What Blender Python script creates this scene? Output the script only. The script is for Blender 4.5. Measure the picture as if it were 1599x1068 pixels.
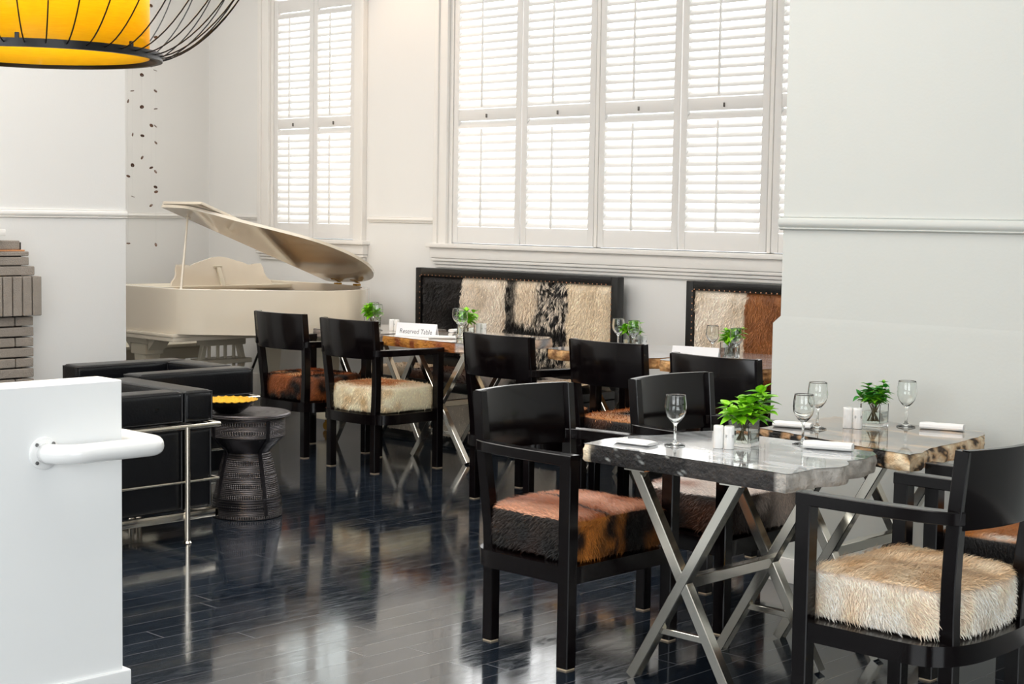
import bpy, math, random
from mathutils import Vector, Matrix, noise
random.seed(7)
S = bpy.context.scene
for o in list(bpy.data.objects): bpy.data.objects.remove(o)
COL = S.collection

# ---------------------------------------------------------------- camera
cam_data = bpy.data.cameras.new('camera'); cam = bpy.data.objects.new('camera', cam_data); COL.objects.link(cam)
cam_data.sensor_width = 36.0; cam_data.lens = 2480.0 / 1599.0 * 36.0
YAW, PITCH, ROLL = math.radians(44.0), math.radians(4.523), math.radians(0.878)
fw = Vector((-math.sin(YAW)*math.cos(PITCH), math.cos(YAW)*math.cos(PITCH), -math.sin(PITCH)))
rt = Vector((math.cos(YAW), math.sin(YAW), 0)); up = rt.cross(fw)
ex = math.cos(ROLL)*rt + math.sin(ROLL)*up; ey = -(math.sin(ROLL)*rt - math.cos(ROLL)*up)
m = Matrix((ex, ey, -fw)).transposed().to_4x4(); m.translation = Vector((0, 0, 1.45)); cam.matrix_world = m
cam_data.clip_start = 0.05
S.camera = cam

# ---------------------------------------------------------------- light
S.view_settings.view_transform = 'Standard'; S.view_settings.look = 'None'
S.view_settings.gamma = 1.0; S.view_settings.exposure = 0.24; S.view_settings.use_curve_mapping = False
W = bpy.data.worlds.new('world'); S.world = W; W.use_nodes = True
bg = W.node_tree.nodes['Background']; bg.inputs[0].default_value = (0.93, 0.97, 1.0, 1); bg.inputs[1].default_value = 2.6

def area(name, loc, target, sx, sy, power, col=(1, 1, 1), spread=180):
    l = bpy.data.lights.new(name, 'AREA'); l.shape = 'RECTANGLE'; l.size = sx; l.size_y = sy
    l.energy = power; l.color = col; l.spread = math.radians(spread)
    o = bpy.data.objects.new(name, l); COL.objects.link(o); o.location = loc
    o.rotation_euler = (Vector(target)-Vector(loc)).to_track_quat('-Z', 'Y').to_euler(); return o
# daylight through the tall windows on the camera's side of the room
area('daylight_front_windows', (-2.5, -3.6, 2.3), (-5.5, 5, 0.6), 6.5, 2.6, 215, (0.95, 0.98, 1.0))
area('daylight_side_windows', (3.6, 0.6, 1.9), (-5, 3.6, 0.7), 5.0, 2.4, 170, (0.93, 0.97, 1.0))
# bright sky just outside the shuttered windows in the far wall
area('daylight_far_window', (-4.9, 8.6, 2.6), (-4.9, 6.0, 1.9), 7.0, 3.0, 200, (1.0, 0.99, 0.98))
area('daylight_corner_window', (-9.5, 8.6, 2.6), (-9.5, 6.0, 1.9), 1.8, 3.0, 60, (1.0, 0.98, 0.95))
area('ceiling_fill', (-5.6, 3.0, 3.85), (-5.6, 3.0, 0), 6.0, 3.0, 160, (1.0, 0.97, 0.93))  # added overhead fill for the whole room, not an actual fitting
area('corner_fill', (-9.2, 5.0, 3.85), (-9.2, 5.2, 0), 2.2, 1.4, 48, (1.0, 0.96, 0.92))  # extra fill added to brighten the piano corner and its walls
def spot(name, loc, target, power, col, size=90):
    l = bpy.data.lights.new(name, 'SPOT'); l.energy = power; l.color = col; l.spot_size = math.radians(size)
    l.spot_blend = 0.8; l.shadow_soft_size = 0.08
    o = bpy.data.objects.new(name, l); COL.objects.link(o); o.location = loc
    o.rotation_euler = (Vector(target)-Vector(loc)).to_track_quat('-Z', 'Y').to_euler(); return o
spot('wall_downlight', (-8.25, 7.0, 3.7), (-8.25, 7.45, 1.6), 26, (1.0, 0.72, 0.5), 80)

# ---------------------------------------------------------------- materials
def lin(c): return tuple(((v/255.0)/12.92 if v/255.0 <= 0.04045 else ((v/255.0+0.055)/1.055)**2.4) for v in c)
MC = {}
def newmat(name):
    mt = bpy.data.materials.new(name); mt.use_nodes = True; nt = mt.node_tree
    return mt, nt, nt.nodes['Principled BSDF']
def N(nt, t, **kw):
    n = nt.nodes.new(t)
    for k, v in kw.items(): setattr(n, k, v)
    return n
def mat(name, rgb, rough=0.5, metal=0.0, var=0.06, scale=6.0, bump=0.0, bscale=60.0, coat=0.0, spec=0.5, rvar=0.0):
    mt, nt, b = newmat(name); c = lin(rgb); L = nt.links.new
    tc = N(nt, 'ShaderNodeTexCoord'); nz = N(nt, 'ShaderNodeTexNoise'); nz.inputs['Scale'].default_value = scale
    nz.inputs['Detail'].default_value = 5; L(tc.outputs['Object'], nz.inputs['Vector'])
    mx = N(nt, 'ShaderNodeMix', data_type='RGBA'); L(nz.outputs['Fac'], mx.inputs['Factor'])
    mx.inputs['A'].default_value = (*[max(0, v*(1-var)) for v in c], 1); mx.inputs['B'].default_value = (*[min(1, v*(1+var)) for v in c], 1)
    L(mx.outputs['Result'], b.inputs['Base Color'])
    b.inputs['Roughness'].default_value = rough; b.inputs['Metallic'].default_value = metal
    b.inputs['Coat Weight'].default_value = coat; b.inputs['Specular IOR Level'].default_value = spec
    if rvar:
        mr = N(nt, 'ShaderNodeMapRange'); L(nz.outputs['Fac'], mr.inputs['Value'])
        mr.inputs['To Min'].default_value = max(0, rough-rvar); mr.inputs['To Max'].default_value = rough+rvar
        L(mr.outputs['Result'], b.inputs['Roughness'])
    if bump:
        n2 = N(nt, 'ShaderNodeTexNoise'); n2.inputs['Scale'].default_value = bscale; n2.inputs['Detail'].default_value = 4
        L(tc.outputs['Object'], n2.inputs['Vector'])
        bp = N(nt, 'ShaderNodeBump'); bp.inputs['Strength'].default_value = bump; bp.inputs['Distance'].default_value = 0.01
        L(n2.outputs['Fac'], bp.inputs['Height']); L(bp.outputs['Normal'], b.inputs['Normal'])
    return mt
M = {}
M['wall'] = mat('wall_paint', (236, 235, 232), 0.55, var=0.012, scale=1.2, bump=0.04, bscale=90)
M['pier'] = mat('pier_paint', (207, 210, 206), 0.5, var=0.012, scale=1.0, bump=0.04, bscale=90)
M['trim'] = mat('trim_gloss_paint', (240, 237, 232), 0.3, var=0.01, scale=2)
M['shutter'] = mat('shutter_paint', (232, 230, 227), 0.35, var=0.01, scale=3)
M['ceil'] = mat('ceiling_paint', (242, 240, 236), 0.7, var=0.01)
M['lowwall'] = mat('low_wall_paint', (246, 248, 248), 0.4, var=0.006, scale=2)
M['rail'] = mat('rail_enamel', (248, 249, 248), 0.18, var=0.005, coat=0.4)
M['steel'] = mat('polished_steel', (222, 218, 208), 0.12, 1.0, var=0.05, rvar=0.05, scale=9)
M['chrome'] = mat('chrome_tube', (222, 214, 200), 0.1, 1.0, var=0.03)
M['screw'] = mat('screw_steel', (150, 150, 150), 0.3, 1.0)
M['wood'] = mat('black_brown_lacquer', (10, 6, 7), 0.16, var=0.3, scale=3, bump=0.02, bscale=14, coat=0.0, rvar=0.04, spec=0.32)
M['leather'] = mat('black_leather', (9, 10, 14), 0.3, var=0.2, scale=8, bump=0.1, bscale=90, rvar=0.05, spec=0.4)
M['piping'] = mat('black_piping', (6, 6, 8), 0.4)
M['piano'] = mat('ivory_lacquer', (226, 214, 194), 0.08, var=0.015, scale=2, coat=0.7)
M['pianomatte'] = mat('ivory_satin', (216, 206, 184), 0.35, var=0.04)
M['brass'] = mat('brass', (150, 112, 45), 0.28, 1.0)
M['gold_plate'] = mat('gold_painted_iron', (150, 112, 60), 0.35, 0.6, var=0.2)
M['felt'] = mat('dark_felt', (25, 20, 20), 0.9)
M['key_white'] = mat('key_ivory', (240, 238, 228), 0.2)
M['brick'] = mat('grey_brown_brick', (150, 141, 131), 0.9, var=0.16, scale=22, bump=0.6, bscale=160)
M['mortar'] = mat('dark_joint', (42, 36, 32), 0.95)
M['terracotta'] = mat('orange_brick_edge', (200, 140, 95), 0.9, var=0.2, scale=30, bump=0.4)
M['lampblack'] = mat('black_wire', (16, 15, 16), 0.35, 0.3)
M['disc'] = mat('bronze_disc', (100, 72, 56), 0.35, 0.7, var=0.3, scale=30)
M['thread'] = mat('clear_thread', (225, 225, 222), 0.3)
M['china'] = mat('white_china', (246, 245, 242), 0.15, var=0.005, coat=0.5)
M['ink'] = mat('grey_print', (105, 105, 108), 0.6)
M['ink_dark'] = mat('dark_print', (70, 70, 78), 0.6)
M['paper'] = mat('white_card', (250, 250, 252), 0.6, var=0.004)
M['cloth'] = mat('white_linen', (248, 247, 245), 0.85, var=0.01, bump=0.3, bscale=320)
M['stem'] = mat('plant_stem', (110, 92, 52), 0.6, var=0.3, scale=60)
M['bowl_black'] = mat('black_lacquer_bowl', (9, 9, 10), 0.22)
M['bowl_gold'] = mat('gold_leaf', (240, 178, 40), 0.3, 0.55, var=0.25, scale=60, bump=0.8, bscale=120)
M['bench_black'] = mat('bench_black_frame', (10, 9, 9), 0.3, var=0.2, coat=0.2)
M['nail'] = mat('copper_nail', (190, 140, 110), 0.3, 0.9)
M['glide'] = mat('pale_glide', (215, 195, 165), 0.5)
M['dark_metal'] = mat('dark_rod', (28, 22, 22), 0.4, 0.5)
M['black_iron'] = mat('window_catch', (120, 115, 110), 0.4, 0.5)

def glassmat(name, tint=(1, 1, 1), rough=0.0, ior=1.45):
    mt, nt, b = newmat(name); nz = N(nt, 'ShaderNodeTexNoise'); nz.inputs['Scale'].default_value = 3
    b.inputs['Base Color'].default_value = (*tint, 1); b.inputs['Transmission Weight'].default_value = 1.0
    b.inputs['Roughness'].default_value = rough; b.inputs['IOR'].default_value = ior
    return mt
M['glass'] = glassmat('clear_glass', (0.97, 0.99, 0.98))
M['water'] = glassmat('vase_water', (0.93, 0.98, 0.93), 0.0, 1.33)
# window pane: mostly see-through with a faint reflection
mt, nt, b = newmat('window_pane'); L = nt.links.new
tr = N(nt, 'ShaderNodeBsdfTransparent'); mxs = N(nt, 'ShaderNodeMixShader'); fr = N(nt, 'ShaderNodeFresnel'); fr.inputs[0].default_value = 1.3
b.inputs['Roughness'].default_value = 0.02; b.inputs['Base Color'].default_value = (0.9, 0.95, 0.95, 1)
L(fr.outputs[0], mxs.inputs[0]); L(tr.outputs[0], mxs.inputs[1]); L(b.outputs[0], mxs.inputs[2]); L(mxs.outputs[0], nt.nodes['Material Output'].inputs[0])
M['pane'] = mt
# lamp shade
mt, nt, b = newmat('yellow_shade'); L = nt.links.new
tc = N(nt, 'ShaderNodeTexCoord'); mp = N(nt, 'ShaderNodeMapping'); mp.inputs['Scale'].default_value = (4, 4, 60)
nz = N(nt, 'ShaderNodeTexNoise'); nz.inputs['Scale'].default_value = 6; L(tc.outputs['Object'], mp.inputs[0]); L(mp.outputs[0], nz.inputs['Vector'])
cr = N(nt, 'ShaderNodeValToRGB'); cr.color_ramp.elements[0].color = (*lin((246, 200, 10)), 1); cr.color_ramp.elements[1].color = (*lin((255, 224, 40)), 1)
L(nz.outputs['Fac'], cr.inputs[0]); L(cr.outputs[0], b.inputs['Base Color']); b.inputs['Roughness'].default_value = 0.35
b.inputs['Coat Weight'].default_value = 0.3
tl = N(nt, 'ShaderNodeBsdfTranslucent'); L(cr.outputs[0], tl.inputs[0]); mxs = N(nt, 'ShaderNodeMixShader'); mxs.inputs[0].default_value = 0.45
L(b.outputs[0], mxs.inputs[1]); L(tl.outputs[0], mxs.inputs[2]); L(mxs.outputs[0], nt.nodes['Material Output'].inputs[0])
M['shade'] = mt
# vertex-colour driven surfaces
def vcmat(name, rough, sheen=0.0, coat=0.0, bump=0.0, bscale=200, spec=0.5):
    mt, nt, b = newmat(name); L = nt.links.new
    at = N(nt, 'ShaderNodeAttribute'); at.attribute_name = 'Col'
    tc = N(nt, 'ShaderNodeTexCoord'); nz = N(nt, 'ShaderNodeTexNoise'); nz.inputs['Scale'].default_value = bscale; nz.inputs['Detail'].default_value = 4
    L(tc.outputs['Object'], nz.inputs['Vector'])
    mr = N(nt, 'ShaderNodeMapRange'); L(nz.outputs['Fac'], mr.inputs['Value']); mr.inputs['To Min'].default_value = 0.9; mr.inputs['To Max'].default_value = 1.38
    vm = N(nt, 'ShaderNodeVectorMath', operation='SCALE'); L(at.outputs['Color'], vm.inputs[0]); L(mr.outputs['Result'], vm.inputs['Scale'])
    L(vm.outputs[0], b.inputs['Base Color']); b.inputs['Roughness'].default_value = rough
    b.inputs['Sheen Weight'].default_value = sheen; b.inputs['Coat Weight'].default_value = coat; b.inputs['Specular IOR Level'].default_value = spec
    if bump:
        bp = N(nt, 'ShaderNodeBump'); bp.inputs['Strength'].default_value = bump; bp.inputs['Distance'].default_value = 0.008
        L(nz.outputs['Fac'], bp.inputs['Height']); L(bp.outputs['Normal'], b.inputs['Normal'])
    return mt
M['fur'] = vcmat('goat_hide_fur', 0.45, bump=0.4, bscale=120, spec=0.35)
M['stone_side'] = vcmat('petrified_wood_rough_side', 0.6, bump=1.0, bscale=70)
M['leaf'] = vcmat('mint_leaf', 0.4, bump=0.2, bscale=120)

# floor: black lacquered boards running away along Y
mt, nt, b = newmat('black_gloss_boards'); L = nt.links.new
tc = N(nt, 'ShaderNodeTexCoord'); sp = N(nt, 'ShaderNodeSeparateXYZ'); L(tc.outputs['Object'], sp.inputs[0])
def math_(op, a, bb=None, clamp=False):
    n = N(nt, 'ShaderNodeMath', operation=op); n.use_clamp = clamp
    for i, v in enumerate((a, bb)):
        if v is None: continue
        if isinstance(v, (int, float)): n.inputs[i].default_value = v
        else: L(v, n.inputs[i])
    return n.outputs[0]
xs = math_('MULTIPLY', sp.outputs[0], 1/0.108); fx = math_('FRACT', xs); idx = math_('FLOOR', xs)
ed = math_('ABSOLUTE', math_('SUBTRACT', fx, 0.5)); gap = math_('GREATER_THAN', ed, 0.49)
wn = N(nt, 'ShaderNodeTexWhiteNoise', noise_dimensions='1D'); L(idx, wn.inputs['W'])
# end joints
ysh = math_('ADD', math_('MULTIPLY', sp.outputs[1], 1/2.6), math_('MULTIPLY', wn.outputs['Value'], 7.0)); fy = math_('FRACT', ysh)
gapy = math_('GREATER_THAN', math_('ABSOLUTE', math_('SUBTRACT', fy, 0.5)), 0.4993)
gaps = math_('MAXIMUM', gap, gapy)
mp = N(nt, 'ShaderNodeMapping'); mp.inputs['Scale'].default_value = (9, 2.2, 1); L(tc.outputs['Object'], mp.inputs[0])
n1 = N(nt, 'ShaderNodeTexNoise'); n1.inputs['Scale'].default_value = 3.0; n1.inputs['Detail'].default_value = 8; n1.inputs['Roughness'].default_value = 0.7; n1.inputs['Distortion'].default_value = 1.2; L(mp.outputs[0], n1.inputs['Vector'])
n2 = N(nt, 'ShaderNodeTexNoise'); n2.inputs['Scale'].default_value = 1.1; n2.inputs['Detail'].default_value = 3; L(tc.outputs['Object'], n2.inputs['Vector'])
# scratches: thin bands of a distorted noise
n3 = N(nt, 'ShaderNodeTexNoise'); n3.inputs['Scale'].default_value = 7.0; n3.inputs['Detail'].default_value = 9; n3.inputs['Roughness'].default_value = 0.75; n3.inputs['Distortion'].default_value = 2.0; L(mp.outputs[0], n3.inputs['Vector'])
scr = math_('LESS_THAN', math_('ABSOLUTE', math_('SUBTRACT', n3.outputs['Fac'], 0.5)), 0.0045)
scr = math_('MULTIPLY', scr, math_('GREATER_THAN', n2.outputs['Fac'], 0.47))
base = N(nt, 'ShaderNodeMix', data_type='RGBA'); L(n1.outputs['Fac'], base.inputs['Factor'])
base.inputs['A'].default_value = (0.0015, 0.0016, 0.002, 1); base.inputs['B'].default_value = (0.016, 0.026, 0.042, 1)  # B paints the mottled blue-grey sheen of reflected daylight into the board colour
c2 = N(nt, 'ShaderNodeMix', data_type='RGBA'); L(math_('MULTIPLY', scr, 0.6), c2.inputs['Factor']); L(base.outputs['Result'], c2.inputs['A']); c2.inputs['B'].default_value = (0.16, 0.19, 0.24, 1)
c3 = N(nt, 'ShaderNodeMix', data_type='RGBA'); L(math_('MULTIPLY', gaps, 0.8), c3.inputs['Factor']); L(c2.outputs['Result'], c3.inputs['A']); c3.inputs['B'].default_value = (0.2, 0.2, 0.22, 1)
L(c3.outputs['Result'], b.inputs['Base Color'])
ro = math_('ADD', math_('MULTIPLY', math_('POWER', n1.outputs['Fac'], 3.0), 0.35), math_('ADD', math_('MULTIPLY', wn.outputs['Value'], 0.05), 0.02))
L(ro, b.inputs['Roughness']); b.inputs['IOR'].default_value = 2.15
tilt = math_('MULTIPLY', math_('SUBTRACT', wn.outputs['Value'], 0.5), math_('MULTIPLY', fx, 0.22))
hh = math_('SUBTRACT', math_('ADD', math_('MULTIPLY', n1.outputs['Fac'], 0.05), tilt), math_('MULTIPLY', gaps, 0.5))
bp = N(nt, 'ShaderNodeBump'); bp.inputs['Strength'].default_value = 0.22; bp.inputs['Distance'].default_value = 0.004
L(hh, bp.inputs['Height']); L(bp.outputs['Normal'], b.inputs['Normal'])
M['floor'] = mt

# polished petrified-wood tops
def stone_top(name, ca, cb, cc, scl=(2, 9, 1), streak=0.5, rough=0.07):
    mt, nt, b = newmat(name); L = nt.links.new
    tc = N(nt, 'ShaderNodeTexCoord'); mp = N(nt, 'ShaderNodeMapping'); mp.inputs['Scale'].default_value = scl; L(tc.outputs['Object'], mp.inputs[0])
    a = N(nt, 'ShaderNodeTexNoise'); a.inputs['Scale'].default_value = 2.2; a.inputs['Detail'].default_value = 9; a.inputs['Distortion'].default_value = 1.4; L(mp.outputs[0], a.inputs['Vector'])
    r = N(nt, 'ShaderNodeValToRGB'); e = r.color_ramp.elements; e[0].position = 0.36; e[0].color = (*lin(ca), 1); e[1].position = 0.62; e[1].color = (*lin(cb), 1)
    L(a.outputs['Fac'], r.inputs[0])
    v = N(nt, 'ShaderNodeTexNoise'); v.inputs['Scale'].default_value = 1.3; v.inputs['Detail'].default_value = 6; v.inputs['Distortion'].default_value = 2.2; L(mp.outputs[0], v.inputs['Vector'])
    r2 = N(nt, 'ShaderNodeValToRGB'); q = r2.color_ramp.elements; q[0].position = streak; q[0].color = (0, 0, 0, 1); q[1].position = streak+0.07; q[1].color = (1, 1, 1, 1)
    L(v.outputs['Fac'], r2.inputs[0]); mx = N(nt, 'ShaderNodeMix', data_type='RGBA'); L(r2.outputs[0], mx.inputs['Factor'])
    L(r.outputs[0], mx.inputs['A']); mx.inputs['B'].default_value = (*lin(cc), 1); L(mx.outputs['Result'], b.inputs['Base Color'])
    b.inputs['Roughness'].default_value = rough; b.inputs['Coat Weight'].default_value = 0.6; b.inputs['Coat Roughness'].default_value = 0.05
    return mt
M['top_grey'] = stone_top('polished_grey_stone', (118, 120, 122), (190, 193, 196), (222, 223, 223), (2, 5, 1), 0.6)
M['top_brown'] = stone_top('polished_brown_grey_stone', (78, 76, 76), (128, 124, 118), (196, 160, 120), (1.6, 8, 1), 0.52)
M['top_beige'] = stone_top('polished_beige_stone', (200, 180, 160), (235, 228, 220), (120, 95, 85), (2, 6, 1), 0.6)
M['top_pale'] = stone_top('polished_pale_stone', (120, 122, 130), (225, 225, 228), (235, 205, 175), (1.5, 9, 1), 0.58)

# drum bronze
mt, nt, b = newmat('patterned_dark_bronze'); L = nt.links.new
tc = N(nt, 'ShaderNodeTexCoord'); sp = N(nt, 'ShaderNodeSeparateXYZ'); L(tc.outputs['Object'], sp.inputs[0])
ang = math_('ARCTAN2', sp.outputs[1], sp.outputs[0]); rad = math_('POWER', math_('ADD', math_('MULTIPLY', sp.outputs[0], sp.outputs[0]), math_('MULTIPLY', sp.outputs[1], sp.outputs[1])), 0.5)
hgt = math_('ADD', sp.outputs[2], math_('MULTIPLY', rad, 1.0))
fine = math_('SINE', math_('MULTIPLY', hgt, 900.0)); cell = math_('SINE', math_('MULTIPLY', ang, 90.0)); band = math_('SINE', math_('MULTIPLY', hgt, 150.0))
nz = N(nt, 'ShaderNodeTexNoise'); nz.inputs['Scale'].default_value = 60; L(tc.outputs['Object'], nz.inputs['Vector'])
pat = math_('ADD', math_('MULTIPLY', fine, 0.35), math_('MULTIPLY', math_('MULTIPLY', cell, math_('MAXIMUM', band, 0.0)), 0.7)); pat = math_('ADD', pat, math_('MULTIPLY', nz.outputs['Fac'], 0.5))
bp = N(nt, 'ShaderNodeBump'); bp.inputs['Strength'].default_value = 0.7; bp.inputs['Distance'].default_value = 0.003; L(pat, bp.inputs['Height']); L(bp.outputs['Normal'], b.inputs['Normal'])
mx = N(nt, 'ShaderNodeMix', data_type='RGBA'); L(math_('MULTIPLY', math_('ADD', pat, 0.6), 0.6, True), mx.inputs['Factor']); mx.inputs['A'].default_value = (*lin((30, 28, 30)), 1); mx.inputs['B'].default_value = (*lin((120, 114, 114)), 1)
L(mx.outputs['Result'], b.inputs['Base Color']); b.inputs['Metallic'].default_value = 0.75; b.inputs['Roughness'].default_value = 0.34
M['bronze'] = mt
M['bronze_plain'] = mat('plain_dark_bronze', (58, 56, 60), 0.28, 0.8, var=0.2)

# ---------------------------------------------------------------- mesh helpers
class MB:
    def __init__(s): s.v = []; s.f = []; s.mi = []; s.c = []; s.sm = []
    def add(s, vs, fs, mi=0, cols=None, smooth=True):
        k = len(s.v); s.v += [tuple(v) for v in vs]
        for f in fs: s.f.append(tuple(i+k for i in f)); s.mi.append(mi); s.sm.append(smooth)
        if cols is None: cols = [(1, 1, 1)]*len(vs)
        s.c += cols
    def box(s, x0, y0, z0, x1, y1, z1, mi=0):
        vs = [(x, y, z) for z in (z0, z1) for y in (y0, y1) for x in (x0, x1)]
        s.add(vs, [(0, 2, 3, 1), (4, 5, 7, 6), (0, 1, 5, 4), (2, 6, 7, 3), (0, 4, 6, 2), (1, 3, 7, 5)], mi, smooth=False)
    def bevbox(s, x0, y0, z0, x1, y1, z1, r, mi=0, seg=2):
        import bmesh
        bm = bmesh.new(); bmesh.ops.create_cube(bm, size=1)
        for v in bm.verts: v.co = Vector(((x0+x1)/2+v.co.x*(x1-x0), (y0+y1)/2+v.co.y*(y1-y0), (z0+z1)/2+v.co.z*(z1-z0)))
        bmesh.ops.bevel(bm, geom=bm.edges[:], offset=r, segments=seg, profile=0.6, affect='EDGES')
        bm.verts.ensure_lookup_table(); bm.verts.index_update()
        s.add([v.co[:] for v in bm.verts], [[v.index for v in f.verts] for f in bm.faces], mi); bm.free()
    def sweep(s, pts, secf, upv=(0, 0, 1), mi=0, closed=False, caps=True, smooth=False):
        pts = [Vector(p) for p in pts]; n = len(pts); rings = []; upv = Vector(upv)
        for i, p in enumerate(pts):
            a = pts[(i-1) % n] if (closed or i > 0) else p; c = pts[(i+1) % n] if (closed or i < n-1) else p
            t = (c-a).normalized(); sd = t.cross(upv)
            if sd.length < 1e-5: sd = t.cross(Vector((0.3, 1, 0)))
            sd.normalize(); u = sd.cross(t).normalized()
            rings.append([p + sd*x + u*y for x, y in secf(i/(max(1, n-1)))])
        k = len(rings[0]); vs = [v for r in rings for v in r]; fs = []
        for i in range(n if closed else n-1):
            j = (i+1) % n
            for q in range(k): fs.append((i*k+q, i*k+(q+1) % k, j*k+(q+1) % k, j*k+q))
        if caps and not closed: fs += [tuple(range(k))[::-1], tuple((n-1)*k+q for q in range(k))]
        s.add(vs, fs, mi, smooth=smooth)
    def bar(s, pts, w, h, upv=(0, 0, 1), mi=0, w2=None, h2=None, **k):
        w2 = w2 or w; h2 = h2 or h
        def sec(t):
            a = (w+(w2-w)*t)/2; b_ = (h+(h2-h)*t)/2; r = min(a, b_)*0.14
            return [(-a+r, -b_), (a-r, -b_), (a, -b_+r), (a, b_-r), (a-r, b_), (-a+r, b_), (-a, b_-r), (-a, -b_+r)]
        s.sweep(pts, sec, upv, mi, **k)
    def tube(s, pts, r, seg=12, mi=0, r2=None, **k):
        r2 = r if r2 is None else r2
        s.sweep(pts, lambda t: [((r+(r2-r)*t)*math.cos(2*math.pi*q/seg), (r+(r2-r)*t)*math.sin(2*math.pi*q/seg)) for q in range(seg)], (0.013, 0.02, 1), mi, smooth=True, **k)
    def lathe(s, prof, c=(0, 0, 0), seg=32, mi=0, close=False, smooth=True):
        vs = []; fs = []; n = len(prof)
        for r, z in prof:
            for q in range(seg): a = 2*math.pi*q/seg; vs.append((c[0]+r*math.cos(a), c[1]+r*math.sin(a), c[2]+z))
        for i in range(n if close else n-1):
            j = (i+1) % n
            for q in range(seg): fs.append((i*seg+q, i*seg+(q+1) % seg, j*seg+(q+1) % seg, j*seg+q))
        if not close:
            if prof[0][0] > 1e-5: fs.append(tuple(range(seg))[::-1])
            if prof[-1][0] > 1e-5: fs.append(tuple((n-1)*seg+q for q in range(seg)))
        s.add(vs, fs, mi, smooth=smooth)
    def prism(s, poly, z0, z1, mi=0, smooth=False):
        n = len(poly); vs = [(x, y, z0) for x, y in poly]+[(x, y, z1) for x, y in poly]
        s.add(vs, [tuple(range(n))[::-1], tuple(range(n, 2*n))]+[(i, (i+1) % n, (i+1) % n+n, i+n) for i in range(n)], mi, smooth=smooth)
    def xf(s, mtx, k0=0):
        s.v = s.v[:k0]+[tuple(mtx @ Vector(v)) for v in s.v[k0:]]
    def build(s, name, mats, parent=None, loc=None, rot=None, split=35):
        me = bpy.data.meshes.new(name); me.from_pydata(s.v, [], s.f)
        if not isinstance(mats, (list, tuple)): mats = [mats]
        for q in mats: me.materials.append(M[q])
        me.polygons.foreach_set('material_index', s.mi); me.polygons.foreach_set('use_smooth', s.sm)
        a = me.color_attributes.new('Col', 'FLOAT_COLOR', 'POINT')
        buf = []
        for c in s.c: buf += [c[0], c[1], c[2], 1.0]
        a.data.foreach_set('color', buf)
        me.update()
        if split: me.set_sharp_from_angle(angle=math.radians(split))
        o = bpy.data.objects.new(name, me); COL.objects.link(o)
        if parent: o.parent = parent
        if loc: o.location = loc
        if rot: o.rotation_euler = rot
        return o
def thing(name, label, cat, loc=(0, 0, 0), rz=0.0, group=None):
    o = bpy.data.objects.new(name, None); COL.objects.link(o); o.empty_display_size = 0.1
    o.location = loc; o.rotation_euler = (0, 0, rz); tag(o, label, cat, group); return o
def tag(o, label, cat, group=None):
    o['label'] = label; o['category'] = cat
    if group: o['group'] = group
    return o
def struct(o): o['kind'] = 'structure'; return o
def copy_tree(o, loc, rz, label, group=None):
    r = o.copy(); COL.objects.link(r); r.location = loc; r.rotation_euler = (0, 0, rz); r['label'] = label
    if group: r['group'] = group
    for ch in o.children:
        c = ch.copy(); COL.objects.link(c); c.parent = r
        for g in ch.children:
            d = g.copy(); COL.objects.link(d); d.parent = c
    return r
def mixc(a, b_, t): t = max(0, min(1, t)); return tuple(a[i]*(1-t)+b_[i]*t for i in range(3))
def ns(x, y, z, s=1.0): return noise.noise(Vector((x*s, y*s, z*s)))
def sst(a, b_, x): t = max(0, min(1, (x-a)/(b_-a))); return t*t*(3-2*t)

# ================================================================= SETTING
WY, WX, CZ = 7.5, -10.65, 3.9
b_ = MB(); b_.box(WX-0.2, -4.0, -0.1, 4.0, WY+0.25, 0.0); struct(b_.build('floor', 'floor'))
b_ = MB(); b_.box(WX-0.2, -4.0, CZ, 4.0, WY+0.25, CZ+0.1); struct(b_.build('ceiling', 'ceil'))
# back wall with two openings
W1 = (-7.86, -1.9, 1.26, 3.35); W2 = (-9.84, -8.83, 1.26, 3.35)
b_ = MB()
b_.box(WX-0.2, WY, 0, 4.0, WY+0.22, 1.26); b_.box(WX-0.2, WY, 3.35, 4.0, WY+0.22, CZ)
b_.box(WX-0.2, WY, 1.26, W2[0], WY+0.22, 3.35); b_.box(W2[1], WY, 1.26, W1[0], WY+0.22, 3.35); b_.box(W1[1], WY, 1.26, 4.0, WY+0.22, 3.35)
struct(b_.build('wall_back', 'wall'))
b_ = MB(); b_.box(WX-0.2, -4.0, 0, WX, WY, CZ); struct(b_.build('wall_left', 'wall'))
b_ = MB(); b_.box(WX-0.2, -4.2, 0, 4.0, -4.0, CZ); struct(b_.build('wall_front', 'wall'))
b_ = MB(); b_.box(4.0, -4.2, 0, 4.2, WY+0.25, CZ); struct(b_.build('wall_right', 'wall'))
# rails
def railmesh(p0, p1, z0, z1, d, nrm):
    b = MB(); h = z1-z0
    prof = [(0, 0), (d*0.55, 0.004), (d*0.75, h*0.12), (d*0.5, h*0.2), (d*0.9, h*0.32), (d*1.1, h*0.55), (d*0.9, h*0.8), (d*0.45, h*0.9), (d*0.6, h*0.97), (d*0.3, h), (0, h)]
    vs = []; 
    for p in (p0, p1):
        for q, z in prof: vs.append((p[0]+nrm[0]*q, p[1]+nrm[1]*q, z0+z))
    n = len(prof); fs = [(i, i+1, n+i+1, n+i) for i in range(n-1)]+[tuple(range(n)), tuple(range(n, 2*n))[::-1]]
    b.add(vs, fs); return b
struct(railmesh((W2[1]+0.14, WY, 0), (W1[0]-0.14, WY, 0), 1.392, 1.434, 0.018, (0, -1)).build('trim_1', 'trim'))
struct(railmesh((WX, WY, 0), (W2[0]-0.14, WY, 0), 1.392, 1.434, 0.018, (0, -1)).build('trim_2', 'trim'))
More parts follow.
